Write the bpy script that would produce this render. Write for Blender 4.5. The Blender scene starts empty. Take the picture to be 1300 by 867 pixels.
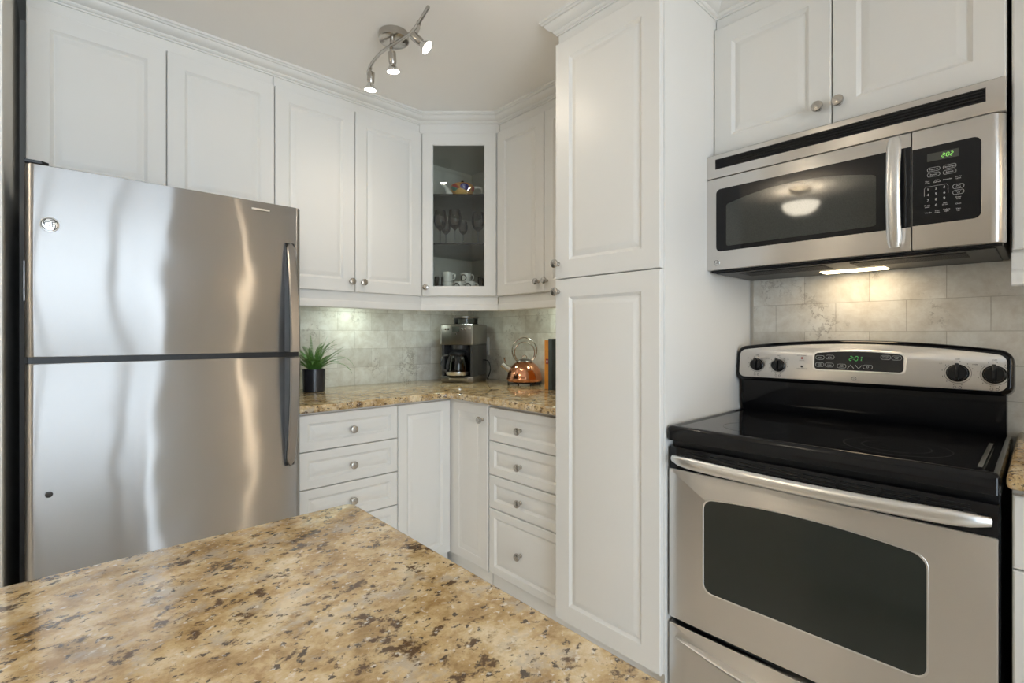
import bpy, bmesh, math, random
from mathutils import Vector, Matrix
R = math.radians
PI = math.pi
random.seed(7)
SC = bpy.context.scene
COL = SC.collection

# ------------------------------------------------------------------ camera, world, light, exposure
cam = bpy.data.cameras.new('camera')
cam_o = bpy.data.objects.new('camera', cam); COL.objects.link(cam_o)
cam_o.location = (-2.09, -2.645, 1.20)
cam_o.rotation_euler = (R(90), 0, R(47.36 - 90))
cam.sensor_width = 36.0
cam.lens = 622.4 / 1300 * 36
cam.shift_y = -8.0 / 1300
cam.clip_start = 0.02
SC.camera = cam_o

SC.view_settings.view_transform = 'Standard'
SC.view_settings.look = 'None'
SC.view_settings.gamma = 1.0
SC.view_settings.use_curve_mapping = False
SC.view_settings.exposure = 0.19
SC.cycles.use_denoising = True
SC.cycles.max_bounces = 12
SC.cycles.diffuse_bounces = 6
SC.cycles.glossy_bounces = 6
SC.cycles.sample_clamp_indirect = 8.0

W = bpy.data.worlds.new('sky'); SC.world = W; W.use_nodes = True
W.node_tree.nodes['Background'].inputs[0].default_value = (0.80, 0.90, 1.0, 1)
W.node_tree.nodes['Background'].inputs[1].default_value = 2.2


def area(name, loc, rot, sx, sy, power, color):
    l = bpy.data.lights.new(name, 'AREA'); l.shape = 'RECTANGLE'; l.size = sx; l.size_y = sy
    l.energy = power; l.color = color
    o = bpy.data.objects.new(name, l); COL.objects.link(o); o.location = loc; o.rotation_euler = rot
    return o


DAY = (0.93, 0.97, 1.0)
area('daylight_back_window', (-2.35, -4.835, 1.24), (R(90), 0, 0), 2.06, 2.24, 100, (.74, .875, 1.0))


# ------------------------------------------------------------------ materials
def nodes_of(m):
    return m.node_tree.nodes, m.node_tree.links


def mat(name, color, rough=0.5, metal=0.0, **kw):
    m = bpy.data.materials.new(name); m.use_nodes = True
    b = m.node_tree.nodes['Principled BSDF']
    b.inputs['Base Color'].default_value = (*color, 1)
    b.inputs['Roughness'].default_value = rough
    b.inputs['Metallic'].default_value = metal
    for k, v in kw.items():
        b.inputs[k.replace('_', ' ')].default_value = v
    return m


def tex(n, kind, **kw):
    t = n.new(kind)
    for k, v in kw.items():
        if k in t.inputs: t.inputs[k].default_value = v
        else: setattr(t, k, v)
    return t


def add_noise_variation(m, scale, amt, bump=0.0, bscale=200.0):
    """a little procedural variation of tone and a fine bump"""
    n, l = nodes_of(m); b = n['Principled BSDF']
    c = tuple(b.inputs['Base Color'].default_value)
    tc = n.new('ShaderNodeTexCoord')
    no = tex(n, 'ShaderNodeTexNoise', Scale=scale, Detail=3.0)
    l.new(tc.outputs['Object'], no.inputs['Vector'])
    r = n.new('ShaderNodeValToRGB')
    r.color_ramp.elements[0].position = .3; r.color_ramp.elements[1].position = .7
    r.color_ramp.elements[0].color = tuple(x * (1 - amt) for x in c[:3]) + (1,)
    r.color_ramp.elements[1].color = tuple(min(1, x * (1 + amt)) for x in c[:3]) + (1,)
    l.new(no.outputs['Fac'], r.inputs['Fac']); l.new(r.outputs['Color'], b.inputs['Base Color'])
    if bump:
        nb = tex(n, 'ShaderNodeTexNoise', Scale=bscale, Detail=2.0)
        l.new(tc.outputs['Object'], nb.inputs['Vector'])
        bp = n.new('ShaderNodeBump'); bp.inputs['Strength'].default_value = bump; bp.inputs['Distance'].default_value = .001
        l.new(nb.outputs['Fac'], bp.inputs['Height']); l.new(bp.outputs['Normal'], b.inputs['Normal'])
    return m


def brushed(name, color, rough, aniso=0.85, wave=0.0, vertical=True, sharp=0.0):
    m = mat(name, color, rough, 1.0)
    n, l = nodes_of(m); b = n['Principled BSDF']
    b.inputs['Anisotropic'].default_value = aniso
    b.inputs['Anisotropic Rotation'].default_value = 0.25 if vertical else 0.0
    t = n.new('ShaderNodeTangent'); t.direction_type = 'RADIAL'; t.axis = 'Z'
    l.new(t.outputs['Tangent'], b.inputs['Tangent'])
    tc = n.new('ShaderNodeTexCoord')
    mp = n.new('ShaderNodeMapping'); mp.inputs['Scale'].default_value = (2.0, 2.0, 420.0)
    l.new(tc.outputs['Object'], mp.inputs['Vector'])
    no = tex(n, 'ShaderNodeTexNoise', Scale=1.0, Detail=3.0)
    l.new(mp.outputs['Vector'], no.inputs['Vector'])
    mr = n.new('ShaderNodeMapRange')
    mr.inputs['To Min'].default_value = rough * .96; mr.inputs['To Max'].default_value = rough * 1.05
    l.new(no.outputs['Fac'], mr.inputs['Value']); l.new(mr.outputs['Result'], b.inputs['Roughness'])
    if sharp:
        b2 = n.new('ShaderNodeBsdfAnisotropic'); b2.inputs['Color'].default_value = (*color, 1)
        b2.inputs['Roughness'].default_value = sharp; b2.inputs['Anisotropy'].default_value = .87
        l.new(t.outputs['Tangent'], b2.inputs['Tangent'])
        mx = n.new('ShaderNodeMixShader'); mx.inputs[0].default_value = .70
        l.new(b.outputs[0], mx.inputs[1]); l.new(b2.outputs[0], mx.inputs[2]); l.new(mx.outputs[0], n['Material Output'].inputs['Surface'])
    if wave:
        nw = tex(n, 'ShaderNodeTexNoise', Scale=1.0, Detail=0.5)
        mw = n.new('ShaderNodeMapping'); mw.inputs['Scale'].default_value = (5.0, 5.0, 5.0)
        l.new(tc.outputs['Object'], mw.inputs['Vector']); l.new(mw.outputs['Vector'], nw.inputs['Vector'])
        bp = n.new('ShaderNodeBump'); bp.inputs['Strength'].default_value = 1.0; bp.inputs['Distance'].default_value = wave
        l.new(nw.outputs['Fac'], bp.inputs['Height']); l.new(bp.outputs['Normal'], b.inputs['Normal'])
        if sharp: l.new(bp.outputs['Normal'], b2.inputs['Normal'])
    return m


def glass(name, color=(1, 1, 1), rough=0.0, trans=0.9):
    """thin clear pane: transparent with a mirror reflection that grows at grazing angles"""
    m = bpy.data.materials.new(name); m.use_nodes = True
    n, l = nodes_of(m); n.remove(n['Principled BSDF'])
    out = n['Material Output']
    tr = n.new('ShaderNodeBsdfTransparent'); tr.inputs['Color'].default_value = (*(c * trans for c in color), 1)
    gl = n.new('ShaderNodeBsdfGlossy'); gl.inputs['Roughness'].default_value = rough
    fr = n.new('ShaderNodeFresnel'); fr.inputs['IOR'].default_value = 1.5
    mx = n.new('ShaderNodeMixShader')
    l.new(fr.outputs['Fac'], mx.inputs['Fac']); l.new(tr.outputs[0], mx.inputs[1]); l.new(gl.outputs[0], mx.inputs[2])
    l.new(mx.outputs[0], out.inputs['Surface'])
    return m


def emit(name, color, strength):
    m = mat(name, color, .4)
    b = m.node_tree.nodes['Principled BSDF']
    b.inputs['Emission Color'].default_value = (*color, 1); b.inputs['Emission Strength'].default_value = strength
    return m


def granite(name):
    m = mat(name, (.6, .5, .35), .09)
    n, l = nodes_of(m); b = n['Principled BSDF']
    tc = n.new('ShaderNodeTexCoord')
    mp = n.new('ShaderNodeMapping'); mp.inputs['Rotation'].default_value = (0, 0, R(-40)); mp.inputs['Scale'].default_value = (1.0, 1.2, 1.1)
    l.new(tc.outputs['Object'], mp.inputs['Vector'])
    V = mp.outputs['Vector']

    def noise(scale, detail=5.0, rough=.6, dist=0.0, off=0.0):
        t = tex(n, 'ShaderNodeTexNoise', Scale=scale, Detail=detail, Roughness=rough, Distortion=dist)
        a = n.new('ShaderNodeVectorMath'); a.inputs[1].default_value = (off, off * .7, off * 1.3)
        l.new(V, a.inputs[0]); l.new(a.outputs[0], t.inputs['Vector'])
        return t.outputs['Fac']

    def ramp(src, stops):
        r = n.new('ShaderNodeValToRGB'); e = r.color_ramp.elements
        while len(e) < len(stops): e.new(.5)
        for k, (p, c) in enumerate(stops):
            e[k].position = p; e[k].color = (*c, 1) if not isinstance(c, (int, float)) else (c, c, c, 1)
        l.new(src, r.inputs['Fac'])
        return r.outputs['Color']

    def mix(fac, a, bcol):
        x = n.new('ShaderNodeMix'); x.data_type = 'RGBA'
        l.new(fac, x.inputs[0]); l.new(a, x.inputs[6])
        if isinstance(bcol, tuple): x.inputs[7].default_value = (*bcol, 1)
        else: l.new(bcol, x.inputs[7])
        return x.outputs[2]
    base = ramp(noise(15, 9, .72, .15), [(.34, (.25, .15, .06)), (.44, (.46, .305, .135)), (.52, (.62, .455, .245)), (.63, (.76, .635, .43))])
    grey = ramp(noise(21, 6, .65, .1, 5.0), [(.54, 0), (.64, .75)])
    c = mix(grey, base, (.50, .43, .34))
    gold = ramp(noise(34, 7, .68, .1, 9.0), [(.54, 0), (.66, .8)])
    c = mix(gold, c, (.36, .215, .085))
    brown = ramp(noise(33, 8, .66, .1, 17.0), [(.565, 0), (.615, .95)])
    c = mix(brown, c, (.10, .055, .027))
    dark = ramp(noise(85, 5, .65, .1, 23.0), [(.585, 0), (.63, .92)])
    c = mix(dark, c, (.06, .042, .032))
    fleck = ramp(noise(120, 4, .6, .0, 31.0), [(.60, 0), (.68, .7)])
    c = mix(fleck, c, (.84, .79, .69))
    l.new(c, b.inputs['Base Color'])
    b.inputs['Specular IOR Level'].default_value = .55
    return m


def tile_material(name, offx, offz):
    m = mat(name, (.6, .6, .55), .28)
    n, l = nodes_of(m); b = n['Principled BSDF']
    tc = n.new('ShaderNodeTexCoord'); sx = n.new('ShaderNodeSeparateXYZ'); cx = n.new('ShaderNodeCombineXYZ')
    l.new(tc.outputs['Object'], sx.inputs[0]); l.new(sx.outputs['X'], cx.inputs['X']); l.new(sx.outputs['Z'], cx.inputs['Y'])
    ad = n.new('ShaderNodeVectorMath'); ad.inputs[1].default_value = (offx, offz, 0); l.new(cx.outputs[0], ad.inputs[0])
    br = tex(n, 'ShaderNodeTexBrick', Scale=1.0)
    br.offset = .5; br.offset_frequency = 2
    br.inputs['Brick Width'].default_value = .2026; br.inputs['Row Height'].default_value = .105
    br.inputs['Mortar Size'].default_value = .0011; br.inputs['Mortar Smooth'].default_value = .3; br.inputs['Bias'].default_value = 0.0
    br.inputs['Color1'].default_value = (.60, .59, .55, 1); br.inputs['Color2'].default_value = (.78, .775, .74, 1)
    br.inputs['Mortar'].default_value = (.47, .45, .41, 1)
    l.new(ad.outputs[0], br.inputs['Vector'])
    # cloudy veining
    no = tex(n, 'ShaderNodeTexNoise', Scale=14.0, Detail=8.0, Roughness=.7, Distortion=.35)
    l.new(tc.outputs['Object'], no.inputs['Vector'])
    r = n.new('ShaderNodeValToRGB'); e = r.color_ramp.elements
    e[0].position = .33; e[0].color = (.80, .75, .68, 1); e[1].position = .62; e[1].color = (1.08, 1.08, 1.06, 1)
    l.new(no.outputs['Fac'], r.inputs['Fac'])
    mu = n.new('ShaderNodeMix'); mu.data_type = 'RGBA'; mu.blend_type = 'MULTIPLY'; mu.inputs[0].default_value = .85
    l.new(br.outputs['Color'], mu.inputs[6]); l.new(r.outputs['Color'], mu.inputs[7])
    # sparse thin dark veins
    n2 = tex(n, 'ShaderNodeTexNoise', Scale=5.5, Detail=2.0); l.new(tc.outputs['Object'], n2.inputs['Vector'])
    n3 = tex(n, 'ShaderNodeTexNoise', Scale=11.0, Detail=8.0, Roughness=.72); l.new(tc.outputs['Object'], n3.inputs['Vector'])
    sb = n.new('ShaderNodeMath'); sb.operation = 'SUBTRACT'; sb.inputs[1].default_value = .5; l.new(n3.outputs['Fac'], sb.inputs[0])
    ab = n.new('ShaderNodeMath'); ab.operation = 'ABSOLUTE'; l.new(sb.outputs[0], ab.inputs[0])
    ln = n.new('ShaderNodeMapRange'); ln.inputs['From Min'].default_value = .004; ln.inputs['From Max'].default_value = .022; ln.inputs['To Min'].default_value = .62; ln.inputs['To Max'].default_value = 0
    l.new(ab.outputs[0], ln.inputs['Value'])
    mk = n.new('ShaderNodeMapRange'); mk.inputs['From Min'].default_value = .54; mk.inputs['From Max'].default_value = .64; l.new(n2.outputs['Fac'], mk.inputs['Value'])
    r2 = n.new('ShaderNodeMath'); r2.operation = 'MULTIPLY'; l.new(ln.outputs[0], r2.inputs[0]); l.new(mk.outputs[0], r2.inputs[1])
    m2 = n.new('ShaderNodeMix'); m2.data_type = 'RGBA'; m2.inputs[7].default_value = (.16, .13, .10, 1)
    l.new(r2.outputs[0], m2.inputs[0]); l.new(mu.outputs[2], m2.inputs[6])
    l.new(m2.outputs[2], b.inputs['Base Color'])
    bp = n.new('ShaderNodeBump'); bp.inputs['Strength'].default_value = .5; bp.inputs['Distance'].default_value = .0012; bp.invert = True
    l.new(br.outputs['Fac'], bp.inputs['Height']); l.new(bp.outputs['Normal'], b.inputs['Normal'])
    return m


def floor_material(name):
    m = mat(name, (.6, .5, .4), .3)
    n, l = nodes_of(m); b = n['Principled BSDF']
    tc = n.new('ShaderNodeTexCoord')
    br = tex(n, 'ShaderNodeTexBrick', Scale=1.0)
    br.offset = 0.0
    br.inputs['Brick Width'].default_value = .33; br.inputs['Row Height'].default_value = .33; br.inputs['Mortar Size'].default_value = .003
    br.inputs['Color1'].default_value = (.74, .67, .58, 1); br.inputs['Color2'].default_value = (.79, .72, .63, 1); br.inputs['Mortar'].default_value = (.52, .46, .39, 1)
    l.new(tc.outputs['Object'], br.inputs['Vector'])
    no = tex(n, 'ShaderNodeTexNoise', Scale=6.0, Detail=6.0); l.new(tc.outputs['Object'], no.inputs['Vector'])
    mu = n.new('ShaderNodeMix'); mu.data_type = 'RGBA'; mu.blend_type = 'OVERLAY'; mu.inputs[0].default_value = .35
    l.new(br.outputs['Color'], mu.inputs[6]); l.new(no.outputs['Fac'], mu.inputs[7]); l.new(mu.outputs[2], b.inputs['Base Color'])
    return m


M = {}
M['paint'] = add_noise_variation(mat('white_cabinet_paint', (.785, .770, .735), .44), 2.0, .012, .04, 90)
M['wall'] = add_noise_variation(mat('wall_paint', (.76, .735, .69), .75), 1.5, .02, .06, 260)
M['ceil'] = add_noise_variation(mat('ceiling_paint', (.92, .893, .855), .8), 1.5, .015, .08, 220)
M['trim'] = add_noise_variation(mat('white_trim_paint', (.80, .80, .78), .4), 2.0, .01)
M['steel'] = brushed('brushed_stainless', (.66, .635, .605), .34, .9)
M['steel_fridge'] = brushed('brushed_stainless_wavy', (.45, .44, .43), .44, 1.0, .0036, sharp=.214)
M['steel_handle'] = brushed('satin_stainless', (.34, .32, .30), .30, .3)
M['steel_light'] = brushed('light_satin_stainless', (.74, .73, .71), .3, .4)
M['nickel'] = add_noise_variation(mat('brushed_nickel', (.50, .47, .43), .25, 1.0), 40, .05)
M['chrome'] = mat('chrome', (.75, .75, .75), .08, 1.0)
M['black'] = add_noise_variation(mat('black_gloss', (.005, .005, .006), .10, 0.0, Specular_IOR_Level=.32), 30, .2)
M['black_glass'] = mat('black_ceramic_glass', (.008, .008, .009), .05)
M['black_plastic'] = add_noise_variation(mat('black_plastic', (.009, .009, .010), .38, 0.0, Specular_IOR_Level=.35), 60, .2)
M['dark_gap'] = mat('dark_recess', (.008, .008, .008), .7)
M['oven_glass'] = mat('dark_oven_glass', (.018, .022, .018), .06)
M['mesh_glass'] = add_noise_variation(mat('grey_oven_mesh_glass', (.040, .042, .037), .045), 900, .35)
M['fridge_side'] = add_noise_variation(mat('black_fridge_case', (.02, .02, .022), .45), 80, .2)
M['granite'] = granite('golden_granite')
M['floor'] = floor_material('beige_floor_tile')
M['glass'] = glass('clear_glass')
M['pane'] = glass('cabinet_pane', (.97, .98, .95), .0, .97)
M['shelf_glass'] = glass('shelf_glass', (.80, .88, .84), .02, .9)
M['cab_in'] = mat('grey_cabinet_interior', (.78, .765, .70), .5)
M['bulb'] = emit('lit_bulb', (1.0, .93, .80), 30.0)
M['bowl'] = emit('lit_glass_bowl', (1.0, .90, .72), 17.0)
M['streak_glow'] = emit('added_streak_glow', (1.0, .80, .56), 17.0)  # glow of the unseen lamp added for the refrigerator streak
M['hoodlamp'] = emit('lit_cooktop_lens', (1.0, .80, .50), 9.0)
M['puck'] = emit('lit_puck_lens', (.90, 1.0, .90), 4.0)
M['led_green'] = emit('green_segments', (.25, .70, .12), .75)
M['led_dim'] = emit('dim_green_segments', (.08, .42, .10), .35)
M['white_ink'] = mat('white_ink', (.62, .62, .60), .5)
M['grey_ink'] = mat('grey_ink', (.30, .30, .29), .5)
M['dark_ink'] = mat('dark_ink', (.05, .045, .04), .5)
M['red_ink'] = mat('red_ink', (.35, .02, .02), .4)
M['ring_ink'] = mat('burner_ring_ink', (.085, .085, .085), .2)
M['lcd'] = mat('grey_display', (.05, .052, .045), .15)
M['copper'] = add_noise_variation(mat('polished_copper', (.70, .33, .19), .12, 1.0), 25, .08)
M['pot'] = add_noise_variation(mat('charcoal_glazed_pot', (.025, .025, .03), .25), 20, .2)
M['soil'] = add_noise_variation(mat('soil', (.03, .02, .014), .9), 120, .4)
M['leaf'] = add_noise_variation(mat('fern_leaf', (.10, .24, .045), .5), 30, .35)
M['orange'] = add_noise_variation(mat('orange_book_cloth', (.75, .30, .035), .55), 40, .08)
M['blue_grey'] = add_noise_variation(mat('blue_grey_book_cloth', (.055, .075, .085), .55), 40, .1)
M['paper'] = mat('book_paper', (.72, .68, .58), .8)
M['outlet'] = mat('white_outlet_plastic', (.80, .80, .78), .35)
M['porcelain'] = mat('white_porcelain', (.80, .79, .76), .2)
M['cm_steel'] = brushed('coffee_maker_steel', (.30, .285, .27), .3, .5)
M['cm_dark'] = mat('coffee_maker_charcoal', (.05, .05, .05), .35)
M['carafe'] = glass('carafe_glass', (.75, .78, .78), .0, .7)


def teapot_material():
    m = mat('painted_teapot_glaze', (.6, .3, .1), .15)
    n, l = nodes_of(m); b = n['Principled BSDF']
    tc = n.new('ShaderNodeTexCoord')
    v = tex(n, 'ShaderNodeTexVoronoi', Scale=26.0); l.new(tc.outputs['Object'], v.inputs['Vector'])
    s = n.new('ShaderNodeSeparateColor'); l.new(v.outputs['Color'], s.inputs[0])
    r = n.new('ShaderNodeValToRGB'); r.color_ramp.interpolation = 'CONSTANT'; e = r.color_ramp.elements
    cols = [(.0, (.60, .27, .06)), (.35, (.70, .42, .12)), (.55, (.10, .25, .18)), (.68, (.08, .06, .25)), (.80, (.65, .55, .35)), (.9, (.45, .06, .05))]
    while len(e) < len(cols): e.new(.5)
    for k, (p, c) in enumerate(cols): e[k].position = p; e[k].color = (*c, 1)
    l.new(s.outputs[0], r.inputs['Fac']); l.new(r.outputs['Color'], b.inputs['Base Color'])
    return m


M['teapot'] = teapot_material()


# ------------------------------------------------------------------ mesh helpers
class MB:
    """collects shapes, then links them as ONE mesh object"""

    def __init__(s):
        s.bm = bmesh.new()

    def _merge(s, b2, mtx=None, mi=0):
        me = bpy.data.meshes.new('t')
        for f in b2.faces: f.material_index = mi
        b2.to_mesh(me); b2.free()
        if mtx is not None: me.transform(mtx)
        s.bm.from_mesh(me); bpy.data.meshes.remove(me)
        return s

    def box(s, x0, x1, y0, y1, z0, z1, bev=0.0, seg=2, mtx=None, mi=0):
        b = bmesh.new(); bmesh.ops.create_cube(b, size=1.0)
        for v in b.verts:
            v.co = Vector((x0 + (v.co.x + .5) * (x1 - x0), y0 + (v.co.y + .5) * (y1 - y0), z0 + (v.co.z + .5) * (z1 - z0)))
        if bev: bmesh.ops.bevel(b, geom=b.edges[:], offset=bev, segments=seg, profile=.5, affect='EDGES')
        return s._merge(b, mtx, mi)

    def prism(s, pts, a, b_, axis='y', bev=0.0, seg=2, both=False, mtx=None, mi=0):
        """outline pts (u,v); extruded along axis from a (front) to b_. axis y: (u,v)=(x,z); z: (x,y); x: (y,z)"""
        def co(u, v, t):
            return Vector((u, t, v)) if axis == 'y' else Vector((u, v, t)) if axis == 'z' else Vector((t, u, v))
        b = bmesh.new()
        va = [b.verts.new(co(u, v, a)) for u, v in pts]; vb = [b.verts.new(co(u, v, b_)) for u, v in pts]
        fa = b.faces.new(va); fb = b.faces.new(vb[::-1])
        k = len(pts)
        for i in range(k): b.faces.new((va[i], vb[i], vb[(i + 1) % k], va[(i + 1) % k]))
        bmesh.ops.recalc_face_normals(b, faces=b.faces[:])
        if bev:
            ed = list(fa.edges) + (list(fb.edges) if both else [])
            bmesh.ops.bevel(b, geom=ed, offset=bev, segments=seg, profile=.5, affect='EDGES', clamp_overlap=True)
        return s._merge(b, mtx, mi)

    def lathe(s, prof, seg=32, mtx=None, mi=0, cap=True):
        """prof (r,z) from bottom to top about local z"""
        b = bmesh.new(); rings = []
        for r, z in prof:
            if r < 1e-6: rings.append([b.verts.new((0, 0, z))])
            else: rings.append([b.verts.new((r * math.cos(2 * PI * i / seg), r * math.sin(2 * PI * i / seg), z)) for i in range(seg)])
        for A, B in zip(rings, rings[1:]):
            for i in range(seg):
                j = (i + 1) % seg
                if len(A) == 1 and len(B) == 1: continue
                if len(A) == 1: b.faces.new((A[0], B[j], B[i]))
                elif len(B) == 1: b.faces.new((A[i], A[j], B[0]))
                else: b.faces.new((A[i], A[j], B[j], B[i]))
        if cap:
            if len(rings[0]) > 1: b.faces.new(rings[0][::-1])
            if len(rings[-1]) > 1: b.faces.new(rings[-1])
        bmesh.ops.recalc_face_normals(b, faces=b.faces[:])
        return s._merge(b, mtx, mi)

    def tube(s, path, r, seg=10, mtx=None, mi=0, closed=False, flat=None):
        """tube along points; r a number or list; flat=(a,b,up) elliptical section"""
        P = [Vector(p) for p in path]; k = len(P)
        rr = r if isinstance(r, (list, tuple)) else [r] * k
        b = bmesh.new(); rings = []
        up = None
        for i in range(k):
            if closed: t = P[(i + 1) % k] - P[i - 1]
            else: t = P[min(i + 1, k - 1)] - P[max(i - 1, 0)]
            t.normalize()
            if up is None:
                ref = Vector((0, 0, 1)) if abs(t.z) < .9 else Vector((1, 0, 0))
                if flat: ref = Vector(flat[2])
                up = (ref - t * ref.dot(t)).normalized()
            else:
                if flat: up = Vector(flat[2])
                up = (up - t * up.dot(t)).normalized()
            sd = t.cross(up)
            fa, fb = (flat[0], flat[1]) if flat else (1, 1)
            rings.append([b.verts.new(P[i] + up * (rr[i] * fa * math.cos(2 * PI * q / seg)) + sd * (rr[i] * fb * math.sin(2 * PI * q / seg))) for q in range(seg)])
        lim = k if closed else k - 1
        for i in range(lim):
            A, B = rings[i], rings[(i + 1) % k]
            for q in range(seg): b.faces.new((A[q], A[(q + 1) % seg], B[(q + 1) % seg], B[q]))
        if not closed: b.faces.new(rings[0][::-1]); b.faces.new(rings[-1])
        bmesh.ops.recalc_face_normals(b, faces=b.faces[:])
        return s._merge(b, mtx, mi)

    def rings(s, loops, close_first=True, close_last=True, mtx=None, mi=0):
        """bridge loops of equal length (lists of xyz)"""
        b = bmesh.new(); L = [[b.verts.new(p) for p in lp] for lp in loops]
        for A, B in zip(L, L[1:]):
            k = len(A)
            for i in range(k): b.faces.new((A[i], A[(i + 1) % k], B[(i + 1) % k], B[i]))
        if close_first: b.faces.new(L[0][::-1])
        if close_last: b.faces.new(L[-1])
        bmesh.ops.recalc_face_normals(b, faces=b.faces[:])
        return s._merge(b, mtx, mi)

    def faces(s, verts, faces, mtx=None, mi=0):
        b = bmesh.new(); V = [b.verts.new(v) for v in verts]
        for f in faces: b.faces.new([V[i] for i in f])
        return s._merge(b, mtx, mi)

    def text(s, body, size, x, z, y, align='CENTER', mtx=None, mi=0, sx=1.0):
        """flat lettering in the local xz plane, read from -y"""
        cu = bpy.data.curves.new('t', 'FONT'); cu.body = body; cu.size = size; cu.align_x = align; cu.align_y = 'CENTER'
        cu.resolution_u = 2
        o = bpy.data.objects.new('t', cu); COL.objects.link(o)
        bpy.context.view_layer.update()
        me = bpy.data.meshes.new_from_object(o.evaluated_get(bpy.context.evaluated_depsgraph_get()))
        bpy.data.objects.remove(o); bpy.data.curves.remove(cu)
        me.transform(Matrix.Translation((x, y, z)) @ Matrix.Rotation(R(90), 4, 'X') @ Matrix.Scale(sx, 4, (1, 0, 0)))
        if mtx is not None: me.transform(mtx)
        for p in me.polygons: p.material_index = mi
        s.bm.from_mesh(me); bpy.data.meshes.remove(me)
        return s

    def build(s, name, m, parent=None, loc=(0, 0, 0), rot=(0, 0, 0), angle=35, label=None):
        me = bpy.data.meshes.new(name)
        bmesh.ops.remove_doubles(s.bm, verts=s.bm.verts[:], dist=1e-6)
        s.bm.to_mesh(me); s.bm.free()
        for x in (m if isinstance(m, (list, tuple)) else [m]): me.materials.append(x)
        me.polygons.foreach_set('use_smooth', [True] * len(me.polygons))
        me.set_sharp_from_angle(angle=R(angle))
        o = bpy.data.objects.new(name, me); COL.objects.link(o)
        o.location = loc; o.rotation_euler = rot
        if parent: o.parent = parent
        if label: o['label'] = label
        return o


def thing(name, label, cat, loc=(0, 0, 0), rz=0.0, group=None):
    o = bpy.data.objects.new(name, None); COL.objects.link(o)
    o.empty_display_size = .05
    o.location = loc; o.rotation_euler = (0, 0, rz)
    return tag(o, label, cat, group)


def tag(o, label, cat, group=None):
    o['label'] = label; o['category'] = cat
    if group: o['group'] = group
    return o


def struct(name, mb, m, **kw):
    o = mb.build(name, m, **kw); o['kind'] = 'structure'
    return o


def dup(src, loc, rz=None, label=None, group=None):
    r = src.copy(); COL.objects.link(r); r.location = loc
    if rz is not None: r.rotation_euler = (0, 0, rz)
    if label: r['label'] = label
    if group: r['group'] = group
    for ch in list(src.children):
        c = ch.copy(); COL.objects.link(c); c.parent = r
        for g in list(ch.children):
            d = g.copy(); COL.objects.link(d); d.parent = c
    return r


def rrect(x0, x1, z0, z1, r, n=6):
    if not isinstance(r, (list, tuple)): r = [r] * 4     # bl, br, tr, tl
    out = []
    for cx, cz, a0, q in ((x0 + r[0], z0 + r[0], 180, r[0]), (x1 - r[1], z0 + r[1], 270, r[1]), (x1 - r[2], z1 - r[2], 0, r[2]), (x0 + r[3], z1 - r[3], 90, r[3])):
        if q < 1e-6: out.append((cx, cz)); continue
        for i in range(n + 1):
            a = R(a0 + 90 * i / n); out.append((cx + q * math.cos(a), cz + q * math.sin(a)))
    return out


def arch_rect(x0, x1, z0, z1, r, rise, n=14):
    """rounded rectangle whose top edge bows up by rise; z1 at the ends"""
    pts = [p for p in rrect(x0, x1, z0, z1, r) if p[1] < z1 - 1e-6]
    out = []
    for p in pts:
        out.append(p)
    h = (x1 - x0) / 2; cx = (x0 + x1) / 2
    left = [p for p in out if p[0] < cx and p[1] > (z0 + z1) / 2]
    right = [p for p in out if p[0] >= cx and p[1] > (z0 + z1) / 2]
    low = [p for p in out if p[1] <= (z0 + z1) / 2]
    bow = lambda x: rise * (1 - ((x - cx) / h) ** 2)
    top = [(x1 - r + (x0 - x1 + 2 * r) * i / n, z1) for i in range(n + 1)]
    res = low + right + top + left
    return [(x, z + (bow(x) if z > (z0 + z1) / 2 else 0)) for x, z in res]


def paint_knob(parent, x, z):
    """brushed nickel mushroom knob on a door front (front is -y)"""
    return MB().lathe([(.0085, 0), (.0085, .003), (.0055, .006), (.0055, .013), (.0085, .017), (.0145, .019), (.0165, .023), (.0165, .027), (.0150, .030), (.0110, .0315), (0, .032)],
                      24, Matrix.Rotation(R(90), 4, 'X')).box(-.012, .012, -.0328, -.031, -.0016, .0016, .0006, 1, mtx=Matrix.Rotation(R(45), 4, 'Y')
                      ).build('knob', M['nickel'], parent, (x, 0, z))


def panel_front(name, parent, x0, x1, z0, z1, m=.058, t=.02):
    """raised-panel front; local origin at lower left of the front face"""
    w, h = x1 - x0, z1 - z0
    prof = [(0, t), (0, .004), (.0012, .0012), (.004, 0), (m, 0), (m + .002, .0022), (m + .008, .0062), (m + .010, .0080), (m + .0125, .0080), (m + .031, .0012), (m + .034, .0008)]
    L = [[(i, y, i), (w - i, y, i), (w - i, y, h - i), (i, y, h - i)] for i, y in prof]
    return MB().rings(L).build(name, M['paint'], parent, (x0, 0, z0), angle=20)


G = .0017          # half gap between fronts


def cabinet(name, label, loc, rz, w, d, z0, z1, group=None, cat='cabinet'):
    t = thing(name, label, cat, (loc[0], loc[1], z0), rz, group)
    MB().box(.001, w - .001, .021, d, 0, z1 - z0, .001, 1).build('body', M['paint'], t)
    return t


def front(t, kind, x0, x1, z0, z1, knob=None, m=.058):
    """x local, z world"""
    b = t.location.z
    f = panel_front(kind, t, x0 + G, x1 - G, z0 - b + G, z1 - b - G, m)
    if knob: paint_knob(f, knob[0] - x0 - G, knob[1] - z0 - G)
    return f


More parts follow.
